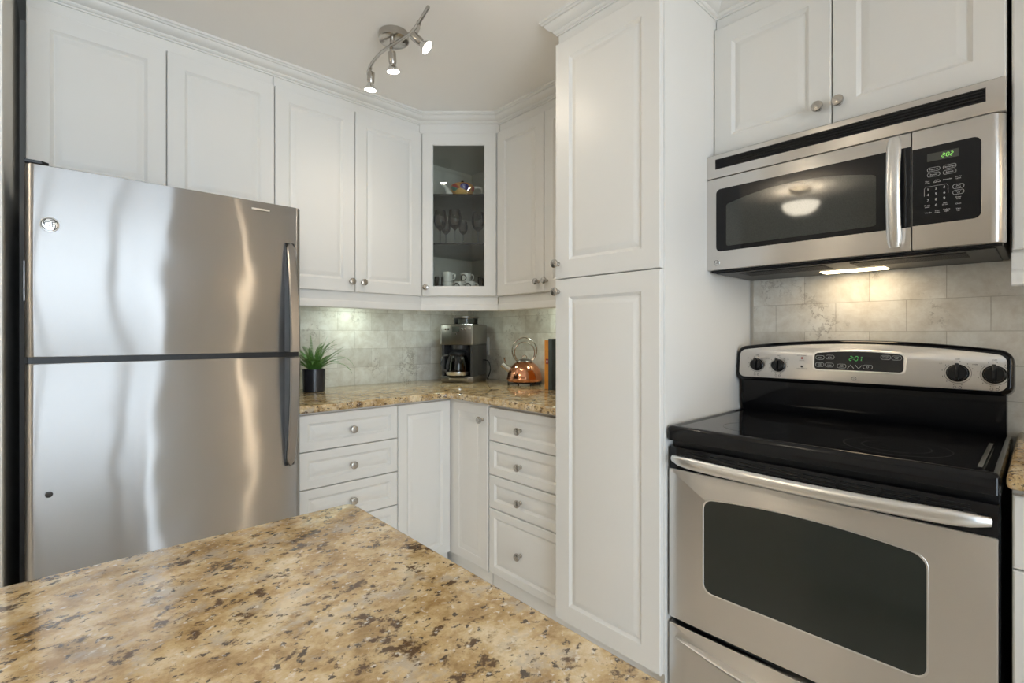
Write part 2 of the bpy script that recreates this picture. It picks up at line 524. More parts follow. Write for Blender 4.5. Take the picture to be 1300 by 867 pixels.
def light_rail(t, x0, x1, z0, z1, y=.018):
    """cove-profiled rail under a wall cabinet"""
    b = t.location.z
    H = z1 - z0
    pr = [(y + .022, z1 - b), (y, z1 - b), (y, z0 + H * .5 - b), (y - .004, z0 + H * .44 - b), (y - .008, z0 + H * .30 - b), (y - .009, z0 + .004 - b), (y - .006, z0 - b), (y + .022, z0 - b)]
    return MB().prism(pr, x0 + .0006, x1 - .0006, axis='x').build('light_rail', M['paint'], t, angle=25)


# ------------------------------------------------------------------ room shell
CZ = 2.415          # ceiling
WA = .03            # fridge wall plane (y)
struct('floor', MB().box(-4.7, .12, -4.85, .15, -.1, 0), M['floor'])
struct('ceiling', MB().box(-4.7, .12, -4.85, .15, CZ, CZ + .1), M['ceil'])
struct('wall_fridge_side', MB().box(-4.7, .12, WA, WA + .12, 0, CZ), M['wall'])
struct('wall_stove_side', MB().box(0, .12, -4.85, WA, 0, CZ), M['wall'])
# stub wall beside the fridge
struct('wall_stub', MB().box(-2.33, -2.206, -.705, WA, 0, CZ, .002, 1), M['wall'])
struct('trim_1', MB().box(-2.345, -2.2065, -.718, -.704, 0, CZ, .003, 2), M['trim'])


def wall_with_hole(mb, along, a0, a1, t0, t1, h0, h1, z0, z1):
    """wall running along an axis from a0 to a1 with an opening h0..h1, z0..z1"""
    def bx(p, q, za, zb):
        if along == 'x': mb.box(p, q, t0, t1, za, zb)
        else: mb.box(t0, t1, p, q, za, zb)
    bx(a0, h0, 0, CZ); bx(h1, a1, 0, CZ); bx(h0, h1, 0, z0); bx(h0, h1, z1, CZ)
    return mb


WZ0, WZ1 = .10, 2.38
struct('wall_window_side', wall_with_hole(MB(), 'x', -4.7, .12, -4.85, -4.7, -3.4, -1.30, WZ0, WZ1), M['wall'])
struct('wall_hall_side', MB().box(-4.75, -4.6, -4.85, .15, 0, CZ), M['wall'])


def window(name, along, a0, a1, t, z0, z1, muls):
    f = MB()

    def bx(p, q, za, zb, th=.035):
        if along == 'x': f.box(p, q, t - th, t + th, za, zb, .004, 1)
        else: f.box(t - th, t + th, p, q, za, zb, .004, 1)
    bx(a0, a0 + .06, z0, z1); bx(a1 - .06, a1, z0, z1); bx(a0, a1, z0, z0 + .06); bx(a0, a1, z1 - .06, z1)
    for q in muls: bx(q - .035, q + .035, z0, z1)
    o = struct(name, f, M['trim'])
    g = MB()
    if along == 'x': g.box(a0 + .05, a1 - .05, t - .004, t + .004, z0 + .05, z1 - .05)
    else: g.box(t - .004, t + .004, a0 + .05, a1 - .05, z0 + .05, z1 - .05)
    g.build('pane', M['glass'], o)
    return o


window('window_1', 'x', -3.4, -1.30, -4.76, WZ0, WZ1, (-1.80, -2.80))
struct('baseboard_hall', MB().box(-4.6, -4.585, -4.7, WA, 0, .1, .003, 1).box(-4.585, -2.345, WA - .015, WA, 0, .1, .003, 1), M['trim'])

# tiled splashbacks (thin slabs on the two walls)
TA = tile_material('tumbled_marble_tile_a', .064, -.912 + .105 * 20)
TB = tile_material('tumbled_marble_tile_b', -.0205 + .2026 * 3 + .1013, -.898 + .105 * 20)
struct('wall_tile_fridge_side', MB().box(0, 1.50, 0, .012, .86, 1.405), TA, loc=(-1.50, WA - .012, 0))
struct('wall_tile_stove_side', MB().box(0, 1.38, 0, .012, .86, 1.405).box(1.86, 3.4, 0, .012, .86, 1.62), TB, loc=(-.012, WA - .012, 0), rot=(0, 0, R(-90)))

# crown moulding: one continuous mitred run round the tops of the cabinets
CB = 2.358


def sweep(path, prof):
    """path xy, outward on the right-hand side; prof (out, z)"""
    P = [Vector(p) for p in path]; k = len(P); loops = []
    for i in range(k):
        dirs = []
        if i > 0: dirs.append((P[i] - P[i - 1]).normalized())
        if i < k - 1: dirs.append((P[i + 1] - P[i]).normalized())
        ns = [Vector((d.y, -d.x)) for d in dirs]
        nn = sum(ns, Vector((0, 0))).normalized()
        sc = 1 / max(.2, nn.dot(ns[0]))
        loops.append([(P[i].x + nn.x * o * sc, P[i].y + nn.y * o * sc, z) for o, z in prof])
    return MB().rings(loops)


crown_prof = [(-.01, CB), (.006, CB), (.006, CB + .006), (.011, CB + .008), (.015, CB + .013), (.0155, CB + .017), (.024, CB + .020), (.034, CB + .027), (.040, CB + .036), (.041, CB + .040), (.047, CB + .041), (.050, CB + .046), (.055, CB + .048), (.055, CZ), (-.01, CZ)]
FA = -.309           # carcass faces of the fridge-side wall cabinets
FB = -.309
D0, D1 = (-.6335, -.33), (-.33, -.609)     # face ends of the corner wall cabinet
dv = Vector((D1[0] - D0[0], D1[1] - D0[1])); DL = dv.length; DA = math.atan2(dv.y, dv.x)
dn = Vector((-dv.y, dv.x)).normalized()    # into the corner
struct('trim_2', sweep([(-2.178, FA), (D0[0] + .008, FA), (FB, D1[1] + .008), (FB, -1.369), (-.669, -1.369), (-.669, -1.821), (FB, -1.821), (FB, -3.30)], crown_prof), M['paint'], angle=25)

# ------------------------------------------------------------------ wall cabinets
DT, DB = 2.312, 1.413
c = cabinet('wall_cabinet', 'white two-door wall cabinet above the stainless refrigerator', (-2.177, -.33), 0, .787, .36, 1.715, CB + .02)
front(c, 'door', 0, .391, 1.718, DT); front(c, 'door', .391, .787, 1.718, DT)
c = cabinet('wall_cabinet', 'white two-door wall cabinet right of the refrigerator above the fern', (-1.39, -.33), 0, .7565, .36, DB - .003, CB + .02)
front(c, 'door', 0, .375, DB, DT, (.352, 1.464)); front(c, 'door', .375, .7565, DB, DT, (.413, 1.464))
light_rail(c, -.6e-3, .7565 + .0066, 1.335, DB - .003)

# corner cabinet with a glass door
t = thing('corner_cabinet', 'white diagonal corner wall cabinet with a glass door and cups inside', 'cabinet', (D0[0], D0[1], DB - .003), DA)
inv = (Matrix.Translation((D0[0], D0[1], DB - .003)) @ Matrix.Rotation(DA, 4, 'Z')).inverted()
b0 = DB - .003


def loc2(x, y): v = inv @ Vector((x, y, b0)); return (v.x, v.y)


pent = [loc2(*p) for p in ((D0[0] + .001, FA), (FB, D1[1] + .001), (-.001, D1[1] + .001), (-.001, WA - .001), (D0[0] + .001, WA - .001))]


def inset_poly(p, e, first):
    """inset polygon; the diagonal front side (index 0) by first, others by e"""
    n_ = len(p); out = []
    area2 = sum(p[i][0] * p[(i + 1) % n_][1] - p[(i + 1) % n_][0] * p[i][1] for i in range(n_)); sgn = 1 if area2 > 0 else -1
    lines = []
    for i in range(n_):
        a, b = Vector(p[i]), Vector(p[(i + 1) % n_]); d = (b - a).normalized(); nrm = Vector((-d.y, d.x)) * sgn
        lines.append((a + nrm * (first if i == 0 else e), d))
    for i in range(n_):
        (p1, d1), (p2, d2) = lines[i - 1], lines[i]
        k = ((p2.x - p1.x) * d2.y - (p2.y - p1.y) * d2.x) / (d1.x * d2.y - d1.y * d2.x)
        q = p1 + d1 * k; out.append((q.x, q.y))
    return out


body = MB()
H = CB + .02 - b0
body.prism(pent, .001, .032, axis='z'); body.prism(pent, 2.30 - b0, H, axis='z')
inn = inset_poly(pent, .012, 0.0)
for i in range(1, 5):
    body.prism([pent[i], pent[(i + 1) % 5], inn[(i + 1) % 5], inn[i]], .032, 2.30 - b0, axis='z')
body.build('body', [M['paint']], t)
lin = inset_poly(pent, .0135, .004)
li = MB()
for i in range(1, 5):
    a, b = lin[i], lin[(i + 1) % 5]
    li.faces([(a[0], a[1], .034), (b[0], b[1], .034), (b[0], b[1], 2.299 - b0), (a[0], a[1], 2.299 - b0)], [(0, 1, 2, 3)])
li.prism(lin, .033, .036, axis='z').prism(lin, 2.296 - b0, 2.299 - b0, axis='z')
li.build('lining', M['cab_in'], t, label='grey interior lining')
shp = inset_poly(pent, .016, .02)
SH1, SH2 = 1.712, 1.985
for z in (SH1, SH2):
    MB().prism(shp, z - .008 - b0, z - b0, axis='z').build('shelf', M['shelf_glass'], t, label='glass shelf')
# glass door: four-sided frame round a pane
dw = DL - .004; dz0, dz1 = DB + G, DT - G
o0, o1, g0, g1 = .060, .342, 1.470, 2.244


def rl(x0, x1, z0, z1, y): return [(x0, y, z0 - dz0), (x1, y, z0 - dz0), (x1, y, z1 - dz0), (x0, y, z1 - dz0)]


dr = MB().rings([rl(0, dw, dz0, dz1, .02), rl(0, dw, dz0, dz1, .004), rl(.004, dw - .004, dz0 + .004, dz1 - .004, 0), rl(o0 - .006, o1 + .006, g0 - .006, g1 + .006, 0), rl(o0 - .003, o1 + .003, g0 - .003, g1 + .003, .003),
                 rl(o0, o1, g0, g1, .004), rl(o0, o1, g0, g1, .02), rl(0, dw, dz0, dz1, .02)], False, False).build('door', M['paint'], t, (.002, 0, dz0 - b0), angle=25)
MB().box(o0 - .004, o1 + .004, .011, .015, g0 - dz0 - .004, g1 - dz0 + .004).build('pane', M['pane'], dr, label='glass pane')
paint_knob(dr, .024, 1.4615 - dz0)
light_rail(t, -.0066, DL + .0066, 1.335, b0)

c = cabinet('wall_cabinet', 'white wall cabinet above the copper kettle, beside the tall pantry', (-.33, -.611), R(-90), .757, .33, DB - .003, CB + .02)
front(c, 'door', 0, .3558, DB, DT, (.318, 1.468)); front(c, 'door', .3558, .757, DB, DT, (.377, 1.468))
light_rail(c, -.0066, .757, 1.335, DB - .003)

# pantry
t = thing('pantry_cabinet', 'tall white pantry cabinet with two doors left of the stove', 'cabinet', (-.69, -1.369, 0), R(-90))
MB().box(.0, .452, .021, .69, .112, CB + .02, .0012, 1).build('body', M['paint'], t)
MB().box(.004, .448, .075, .68, 0, .112).build('toe_kick', M['paint'], t)
front(t, 'door', 0, .4515, .1145, 1.4135, (.006 + .012, 1.3652), .068)
front(t, 'door', 0, .4515, 1.4135, 2.316, (.006 + .012, 1.4713), .068)
MB().box(.4525, .4545, .022, .69, .002, CB + .02).build('end_panel', M['paint'], t)

c = cabinet('wall_cabinet', 'white two-door wall cabinet above the microwave', (-.33, -1.8245), R(-90), .757, .318, 1.850, CB + .02)
front(c, 'door', 0, .3735, 1.853, DT + .004, (.3395, 1.914), .062); front(c, 'door', .3735, .757, 1.853, DT + .004, (.3945, 1.914), .062)
c = cabinet('wall_cabinet', 'white wall cabinet right of the microwave, cut by the photo edge', (-.33, -2.588), R(-90), .60, .318, DB - .003, CB + .02)
front(c, 'door', 0, .30, DB, DT + .004, (.27, 1.464)); front(c, 'door', .30, .60, DB, DT + .004, (.33, 1.464))
light_rail(c, 0, .60, 1.325, DB - .003)

# ------------------------------------------------------------------ base cabinets
BT = .872
YA, XB = -.608, -.635
KT = .100


def base(name, label, loc, rz, w, d):
    t = thing(name, label, 'cabinet', (loc[0], loc[1], 0), rz)
    MB().box(.001, w - .001, .021, d, KT, .883, .001, 1).build('body', M['paint'], t)
    MB().box(.001, w - .001, .028, d - .02, 0, KT).build('toe_kick', M['paint'], t)
    return t


def front0(t, kind, x0, x1, z0, z1, knob=None, m=.05): return front(t, kind, x0, x1, z0, z1, knob, m)


t = base('drawer_cabinet', 'white four-drawer base cabinet between the refrigerator and the corner', (-1.385, YA), 0, .450, .625)
gz = [.874, .7215, .567, .4125, KT + .003]
for k in range(4):
    front0(t, 'drawer', 0, .450, gz[k + 1], gz[k], (.2264, (gz[k] + gz[k + 1]) / 2 - (.004 if k < 3 else .0)), .036)
t = base('corner_base_cabinet', 'white corner base cabinet with two narrow doors meeting under the coffee maker', (-.935, YA), 0, .935 + XB + .0, .60)
t.children[0].data.materials[0] = M['paint']
front0(t, 'door', 0, .298, KT + .003, .874, None, .045)
f2 = panel_front('door', t, 0, .268, KT + .003 + G, .874 - G, .045)
f2.location = (.935 + XB + .0, -.022, KT + .003 + G); f2.rotation_euler = (0, 0, R(-90))
paint_knob(f2, .232, .700)
MB().box(.302, .92, -.292, .60, KT, .883).build('side_body', M['paint'], t)
MB().box(.330, .9, -.292, .58, 0, KT).build('toe_kick', M['paint'], t)
t = base('drawer_cabinet', 'white four-drawer base cabinet under the copper kettle beside the pantry', (XB, -.9055), R(-90), .4615, .622)
gz = [.870, .7145, .5590, .4062, KT + .006]
for k in range(4):
    front0(t, 'drawer', .001, .4615, gz[k + 1], gz[k], (.2145, (gz[k] + gz[k + 1]) / 2 - .004), .036)
t = base('drawer_cabinet', 'white base cabinet right of the stove at the photo edge', (XB, -2.598), R(-90), .59, .622)
front0(t, 'drawer', 0, .59, .7145, .870, (.295, .79), .036); front0(t, 'door', 0, .295, KT + .003, .7145, (.26, .65)); front0(t, 'door', .295, .59, KT + .003, .7145, (.33, .65))

# worktops
CT, CU = .916, .8845


def edge_loop(path, r=0): return path


def rounded_corner(p, a, b, r, n=8):
    """fillet at p between directions a and b (unit xy)"""
    A, B, Pp = Vector(a), Vector(b), Vector(p)
    out = []
    c_ = Pp + A * r + B * r
    for i in range(n + 1):
        q = i / n * PI / 2
        out.append(tuple(c_ - A * r * math.sin(q) * 1.0 - B * r * math.cos(q)) if False else tuple(c_ - B * r * math.cos(q) - A * r * math.sin(q)))
    return out


cr = rounded_corner((-.668, -.642), (-1, 0), (0, -1), .05)
outl = [(-1.392, -.642)] + [(x, y) for x, y in cr][::1]
L_pts = [(-1.392, WA - .0135), (-1.392, -.642), (-.718, -.642)]
for i in range(1, 8):
    q = PI / 2 * i / 8
    L_pts.append((-.718 + .05 * math.sin(q), -.692 + .05 * math.cos(q)))
L_pts += [(-.668, -.692), (-.668, -1.3675), (-.0135, -1.3675), (-.0135, WA - .0135)]
o = MB().prism(L_pts, CT, CU, axis='z', bev=.010, seg=4, both=True).build('worktop', M['granite'])
tag(o, 'L-shaped granite worktop running round the corner under the coffee maker', 'worktop')
o = MB().box(-.668, -.0135, -3.20, -2.592, CU, CT, .010, 4).build('worktop', M['granite'])
tag(o, 'short granite worktop right of the stove at the photo edge', 'worktop')
isl = [(-3.15, -1.8435)] + [(-1.7235 - .018 + .018 * math.sin(PI / 2 * i / 6), -1.8435 - .018 + .018 * math.cos(PI / 2 * i / 6)) for i in range(7)] + [(-1.7235, -3.05), (-3.15, -3.05)]
o = MB().prism(isl, CT, CU - .004, axis='z', bev=.007, seg=4, both=True).build('island_worktop', M['granite'])
tag(o, 'large golden granite island worktop in the foreground', 'worktop')
t = thing('island_cabinet', 'island base cabinet under the foreground granite top', 'cabinet', (-3.15, -3.02, 0))
MB().box(.04, 1.385, .04, 1.135, .09, CU - .0045, .002, 1).build('body', M['paint'], t)
MB().box(.07, 1.34, .08, 1.09, 0, .09).build('toe_kick', M['paint'], t)


# ------------------------------------------------------------------ round maker's badge
def badge(parent, x, z, r, y=0.0, base='steel_light'):
    rot = Matrix.Translation((x, y, z)) @ Matrix.Rotation(R(90), 4, 'X')
    d = MB().lathe([(r, 0), (r, .0012), (r * .93, .0018), (0, .0018)], 32, rot)
    d.lathe([(r * .90, .0018), (r * .90, .0021), (r * .80, .0021), (r * .80, .0018)], 32, rot, mi=1, cap=False)
    d.text('GE', r * 1.05, x, z, y - .0022, mi=1)
    for k in range(4):
        a0 = k * PI / 2 + .5
        pts = [(x + r * (.66 + .10 * math.cos(q * 2.2)) * math.cos(a0 + q * .9), y - .002, z + r * (.66 + .10 * math.cos(q * 2.2)) * math.sin(a0 + q * .9)) for q in [i * .14 for i in range(9)]]
        d.tube(pts, r * .05, 6, mi=1)
    return d.build('badge', [M[base], M['dark_ink']], parent)


# ------------------------------------------------------------------ refrigerator
FX0, FX1, FY = -2.165, -1.4125, -.725
t = thing('refrigerator', 'stainless top-freezer refrigerator at the left of the kitchen', 'refrigerator', (FX0, FY, 0))
FW = FX1 - FX0
MB().box(.004, FW - .004, .075, .735, .03, 1.672, .004, 2).build('body', M['fridge_side'], t)
MB().box(.02, FW - .02, .05, .2, .0, .05).build('base_grille', M['black_plastic'], t)


def fridge_door(name, z0, z1):
    # plan outline with rounded long edges and a slightly bowed front
    pts = []
    r = .020; n = 6
    for i in range(n + 1):
        a = PI - PI / 2 * 0 + PI / 2 * i / n
        pts.append((r + r * math.cos(a), r + r * math.sin(a) + .006))
    for i in range(1, 12):
        u = i / 12; x = r + (FW - 2 * r) * u
        pts.append((x, .006 - .003 * (1 - (2 * u - 1) ** 2)))
    for i in range(n + 1):
        a = 1.5 * PI + PI / 2 * i / n
        pts.append((FW - r + r * math.cos(a), r + r * math.sin(a) + .006))
    pts += [(FW, .068), (0, .068)]
    return MB().prism(pts, z1, z0, axis='z', bev=.003, seg=2, both=True).build(name, M['steel_fridge'], t)


fz = fridge_door('freezer_door', 1.137, 1.684)
fr_ = fridge_door('fridge_door', .07, 1.119)
MB().box(.008, FW - .008, .012, .07, 1.118, 1.138).build('door_gasket', M['black_plastic'], t, label='black gap between the doors')
MB().prism([(.0, .008), (.036, .008), (.050, .02), (.050, .09), (0, .09)], 1.6845, 1.694, axis='z', bev=.004, seg=2).build('hinge_cover', M['black_plastic'], t, label='black hinge cover')
MB().box(-.006, .004, .10, .16, 1.30, 1.42, .002, 1).build('side_hinge', M['steel_light'], t)


def fridge_handle(parent, za, zb, up):
    """half of a tall bowed handle: attached at the far end, standing off most at the split"""
    n = 22; loops = []
    for i in range(n + 1):
        u = i / n                                    # 0 at far end
        z = za + (zb - za) * u
        out = .012 + .050 * math.sin(min(1, u * 1.05) * PI / 2) ** .8
        hw = .0145 + .0025 * u                       # half width
        if u < .06: k_ = math.sqrt(max(.05, 1 - ((.06 - u) / .06) ** 2)); hw *= k_
        xc = .708 + .002 * u
        th = .016
        loops.append([(xc - hw, -out + th, z), (xc - hw, -out + .004, z), (xc - hw + .004, -out, z), (xc + hw - .004, -out, z), (xc + hw, -out + .004, z), (xc + hw, -out + th, z)])
    h = MB().rings(loops)
    # web plate closing the handle towards the door; black paints in its shaded side
    web = []
    for i in range(n + 1):
        u = i / n; z = za + (zb - za) * u
        out = .012 + .050 * math.sin(min(1, u * 1.05) * PI / 2) ** .8
        web.append([(.692, .006, z), (.692, -out + .012, z), (.724, -out + .012, z), (.724, .010, z)])
    h.rings(web, mi=1)
    return h.build('handle', [M['steel_handle'], M['black_plastic']], parent, angle=30)


fridge_handle(fz, 1.545, 1.139, True)
fridge_handle(fr_, .712, 1.117, False)
badge(fz, .052, 1.5155, .0205, .0018)
MB().box(.578, .638, -.0005, .002, 1.6515, 1.6575).build('badge', M['steel_light'], fz)
MB().lathe([(.0085, 0), (.0085, .002), (.006, .003), (0, .003)], 20, Matrix.Translation((.0505, .0014, .746)) @ Matrix.Rotation(R(90), 4, 'X')).build('hole_plug', M['cm_dark'], fr_)

# ------------------------------------------------------------------ range
SX, SY0, SW = -.655, -1.8275, .757
t = thing('stove', 'stainless and black electric range with glass cooktop', 'stove', (SX, SY0, 0), R(-90))
MB().box(.002, SW - .002, .03, .625, .03, .872, .003, 1).box(.03, SW - .03, .06, .60, 0, .03).build('body', M['black_plastic'], t)
# cooktop: raised black rim with sunken glass
ct = MB()
ring_o = rrect(0, SW, -.012, .560, .012)
ro = [(x, y, .872) for x, y in ring_o]
loops = [[(x, y, .868) for x, y in ring_o], [(x, y, .904) for x, y in ring_o], [(x, y, .911) for x, y in rrect(.005, SW - .005, -.007, .555, .010)], [(x, y, .913) for x, y in rrect(.012, SW - .012, -.001, .549, .008)],
         [(x, y, .9125) for x, y in rrect(.020, SW - .020, .012, .545, .006)], [(x, y, .9075) for x, y in rrect(.028, SW - .028, .020, .540, .006)]]
ct.rings(loops)
cook = ct.build('cooktop', M['black'], t, angle=40)
MB().prism(rrect(.029, SW - .029, .021, .5395, .005), .9095, .906, axis='z').build('glass_surface', M['black_glass'], cook, label='black ceramic glass')
MB().box(SW - .040, SW - .032, .06, .40, .9095, .9105, .0003, 1).build('side_strip', M['steel_light'], cook)


def burner(x, y, radii):
    b_ = MB()
    for r in radii:
        b_.lathe([(r - .0010, .90985), (r + .0010, .90985)], 64, Matrix.Translation((x, y, 0)), cap=False)
    return b_.build('burner_ring', M['ring_ink'], cook)


burner(.555, .165, [.112, .072]); burner(.20, .165, [.088]); burner(.20, .405, [.088]); burner(.555, .405, [.078])
# vent panel and oven door
od = MB()
od.box(.003, SW - .003, 0, .03, .303, .846, .003, 2)
door = od.build('oven_door', M['black'], t)
MB().prism(rrect(.004, SW - .004, .304, .777, .004), -.004, .004, axis='y', bev=.003, seg=2).build('steel_panel', M['steel'], door, label='stainless front panel')
vt = MB()
for k in range(8):
    x0 = .055 + k * .083
    for j in range(3):
        vt.box(x0, x0 + .074, -.0016, .003, .816 + j * .0085, .8195 + j * .0085, .0008, 1)
vt.build('vent', M['black_plastic'], door)
wp = arch_rect(.119, .639, .425, .702, .026, .018)
lo = [(x, -.0045, z) for x, z in wp]
cxx, czz = .379, .57
sc_ = lambda s_, y: [(cxx + (x - cxx) * s_[0], y, czz + (z - czz) * s_[1]) for x, z in wp]
MB().rings([sc_((1.012, 1.02), -.0042), sc_((1.010, 1.017), -.0062), sc_((1.0, 1.0), -.0058), sc_((.995, .99), -.0043)], False, False).build('window_trim', M['steel_light'], door)
MB().prism(wp, -.0048, -.002, axis='y').build('window', M['oven_glass'], door, label='dark oven glass')
hb = []
for i in range(25):
    u = i / 24; x = .026 + .716 * u
    e_ = min(1, min(u, 1 - u) / .05)
    hb.append((x, -.012 - .042 * math.sin(PI * min(1, max(0, .10 + u * .80))) ** .55 * (.35 + .65 * e_), .8135 - .004 * math.sin(PI * u)))
rad = [.0172 * (.62 + .38 * math.sqrt(min(1, min(i, 24 - i) / 2.0))) for i in range(25)]
MB().tube(hb, rad, 14, flat=(1.0, .62, (0, 0, 1))).box(.035, .060, -.030, .002, .805, .822, .003, 1).box(SW - .06, SW - .035, -.03, .002, .805, .822, .003, 1).build('handle', M['steel_light'], door)
dw_ = MB().prism(rrect(.004, SW - .004, .055, .287, .004), -.004, .03, axis='y', bev=.003, seg=2).build('storage_drawer', M['steel'], t)
lens = MB()
loops = []
for i in range(29):
    u = i / 28; x = .028 + .704 * u
    s_ = math.sin(PI * u) ** .6 if 0 < u < 1 else 0
    zt = .250 - .028 * math.sin(PI * u); th = .002 + .016 * s_; o_ = .0045 + .022 * s_
    loops.append([(x, -.004, zt + th * .4), (x, -.004 - o_, zt + th * .25), (x, -.006 - o_, zt), (x, -.004 - o_ * .8, zt - th * .7), (x, -.004, zt - th)])
lens.rings(loops).build('drawer_pull', M['steel_light'], dw_, angle=50)
# backguard
riser = MB()
pr = [(.555, .905), (.548, .914), (.541, .930), (.538, .950), (.536, 1.032), (.56, 1.05), (.63, 1.05), (.63, .905)]
riser.prism(pr, .012, SW - .012, axis='x')
riser.build('riser_panel', M['black'], t, angle=30)


def bg_outline(e, r, z0=1.028, z1=1.156, rise=.028):
    return arch_rect(-.002 + e, SW + .004 - e, z0 + e, z1 - e, r, rise, 20)


tilt = Matrix.Translation((0, .52, 1.03)) @ Matrix.Rotation(R(-7), 4, 'X') @ Matrix.Translation((0, -.52, -1.03))
bgm = MB().prism(bg_outline(0, .030), .508, .60, axis='y', bev=.014, seg=4, mtx=tilt).build('backguard', M['black'], t, angle=40)
MB().prism(bg_outline(.014, .020, 1.026), .5062, .512, axis='y', bev=.0015, seg=2, mtx=tilt).build('control_fascia', M['steel'], bgm, label='stainless control fascia')
yf = .5060
dsp0, dsp1 = .270, .518
MB().prism(arch_rect(dsp0 - .006, dsp1 + .006, 1.075, 1.142, .014, .008), yf - .0018, yf + .002, axis='y', bev=.001, seg=1, mtx=tilt).build('display_trim', M['steel_light'], bgm)
MB().prism(arch_rect(dsp0, dsp1, 1.080, 1.136, .011, .008), yf - .0024, yf + .002, axis='y', mtx=tilt).build('display', M['black_glass'], bgm, label='black display window')
SEG = {'0': 'abcdef', '1': 'bc', '2': 'abged', ':': ''}


def seven(mb, ch, x, z, w, h, y, th, slant=.12, mtx=None):
    def bar(ax, az, bx, bz):
        d = Vector((bx - ax, bz - az)); p = Vector((-d.y, d.x)).normalized() * th / 2
        q = [(ax + p.x, az + p.y), (ax - p.x, az - p.y), (bx - p.x, bz - p.y), (bx + p.x, bz + p.y)]
        mb.faces([(x + u + v * slant, y, z + v) for u, v in q], [(0, 1, 2, 3)], mtx)
    g_ = th * .6
    S = dict(a=(g_, h, w - g_, h), b=(w, h - g_, w, h / 2 + g_), c=(w, h / 2 - g_, w, g_), d=(g_, 0, w - g_, 0), e=(0, g_, 0, h / 2 - g_), f=(0, h / 2 + g_, 0, h - g_), g=(g_, h / 2, w - g_, h / 2))
    for s_ in SEG[ch]: bar(*S[s_])
    if ch == ':':
        for v in (.3, .7): mb.faces([(x + a * th / 2 + v * h * slant, y, z + v * h + b * th / 2) for a, b in ((-1, -1), (1, -1), (1, 1), (-1, 1))], [(0, 1, 2, 3)], mtx)


d7 = MB()
for ch, x in (('2', .373), (':', .3845), ('0', .3885), ('1', .399)):
    seven(d7, ch, x, 1.1135, .0078, .0140, yf - .0030, .0018, mtx=tilt)
d7.build('clock_digits', M['led_dim'], bgm, label='green clock digits')


def key_outline(mb, x, z, w, h, y, th=.0008, mtx=None):
    o_ = rrect(x - w / 2, x + w / 2, z - h / 2, z + h / 2, h * .42, 4); i_ = rrect(x - w / 2 + th, x + w / 2 - th, z - h / 2 + th, z + h / 2 - th, h * .42 - th, 4)
    n_ = len(o_)
    V = [(u, y, v) for u, v in o_] + [(u, y, v) for u, v in i_]
    mb.faces(V, [(k, (k + 1) % n_, n_ + (k + 1) % n_, n_ + k) for k in range(n_)], mtx)


def oven_keys(keys, arrows=False):
    lg = MB()
    for x, z, s_ in keys:
        key_outline(lg, x, z, .026, .014, yf - .003, mtx=tilt)
        if s_: lg.text(s_, .0042, x, z, yf - .0031, mtx=tilt)
    if arrows:
        for x, sgn in ((.378, 1), (.400, -1)):
            lg.tube([(x - .009, yf - .003, 1.093 - sgn * .006), (x, yf - .003, 1.093 + sgn * .006), (x + .009, yf - .003, 1.093 - sgn * .006)], .0006, 5, mtx=tilt)
        lg.tube([(.425 + .003 * math.cos(a * PI / 6), yf - .003, 1.094 + .003 * math.sin(a * PI / 6)) for a in range(12)], .0005, 5, closed=True, mtx=tilt)
    return lg.build('key_legend', M['white_ink'], bgm, label='white key markings')


oven_keys(((.287, 1.121, 'BAKE'), (.317, 1.123, 'BROIL'), (.287, 1.096, 'TIMED\nBAKE'), (.316, 1.096, 'CLEAN'), (.352, 1.094, 'OVEN\nLIGHT'), (.425, 1.094, '')), True)
oven_keys(((.472, 1.127, 'KITCHEN\nTIMER'), (.500, 1.126, 'CLEAR\nOFF')))
for kx, kr, words in ((.077, .0205, ('OFF', 'HI', 'LO')), (.152, .0205, ('OFF', 'HI', 'LO')), (.644, .0232, ('OFF', 'HIGH', 'LO')), (.722, .0232, ('OFF', 'BRIDGE', 'HI'))):
    kz = 1.087
    dm = MB()
    kb = MB()
    mt = tilt @ Matrix.Translation((kx, yf, kz)) @ Matrix.Rotation(R(90), 4, 'X')
    kb.lathe([(kr * 1.12, 0), (kr * 1.12, .002), (kr, .004), (kr * .96, .016), (kr * .86, .019), (0, .019)], 28, mt)
    kb.box(-.0045, .0045, -kr * 1.0, kr * 1.18, .010, .028, .002, 2, mtx=mt)
    kb.build('knob', M['black'], bgm)
    for i in range(11):
        a = R(250 - 320 * (i + .5) / 11 + 50)
        dm.box(-.0007, .0007, -.0001, .0001, -.0015, .0015, mtx=tilt @ Matrix.Translation((kx + kr * 1.52 * math.cos(a), yf - .0004, kz + kr * 1.52 * math.sin(a))))
    arc = [(kx + kr * 1.30 * math.cos(R(130 + 280 * i / 28)), yf - .0003, kz + kr * 1.30 * math.sin(R(130 + 280 * i / 28))) for i in range(29)]
    dm.tube(arc, .0005, 5, mtx=tilt)
    dm.text(words[0], .0058, kx, kz + kr * 1.75, yf - .0005, mtx=tilt); dm.text(words[1], .0048, kx + kr * 1.6, kz + kr * 1.15, yf - .0005, mtx=tilt); dm.text(words[2], .0048, kx - kr * 1.65, kz + kr * 1.15, yf - .0005, mtx=tilt)
    for q in (-.006, .006):
        key_outline(dm, kx + q, kz - kr * 1.82, .007, .007, yf - .0005, .0012 if q > 0 else .0008, mtx=tilt)
    dm.build('dial_marking', M['dark_ink'], bgm)
dm = MB()
for s_, h_, z in (('HOT SURFACE', .0050, 1.126), ('COOKTOP ON', .0050, 1.079), ('SURFACE', .0042, 1.108)):
    MB().text(s_, h_, .230, z, yf - .0005, mtx=tilt).build('indicator_lettering', M['dark_ink'], bgm)
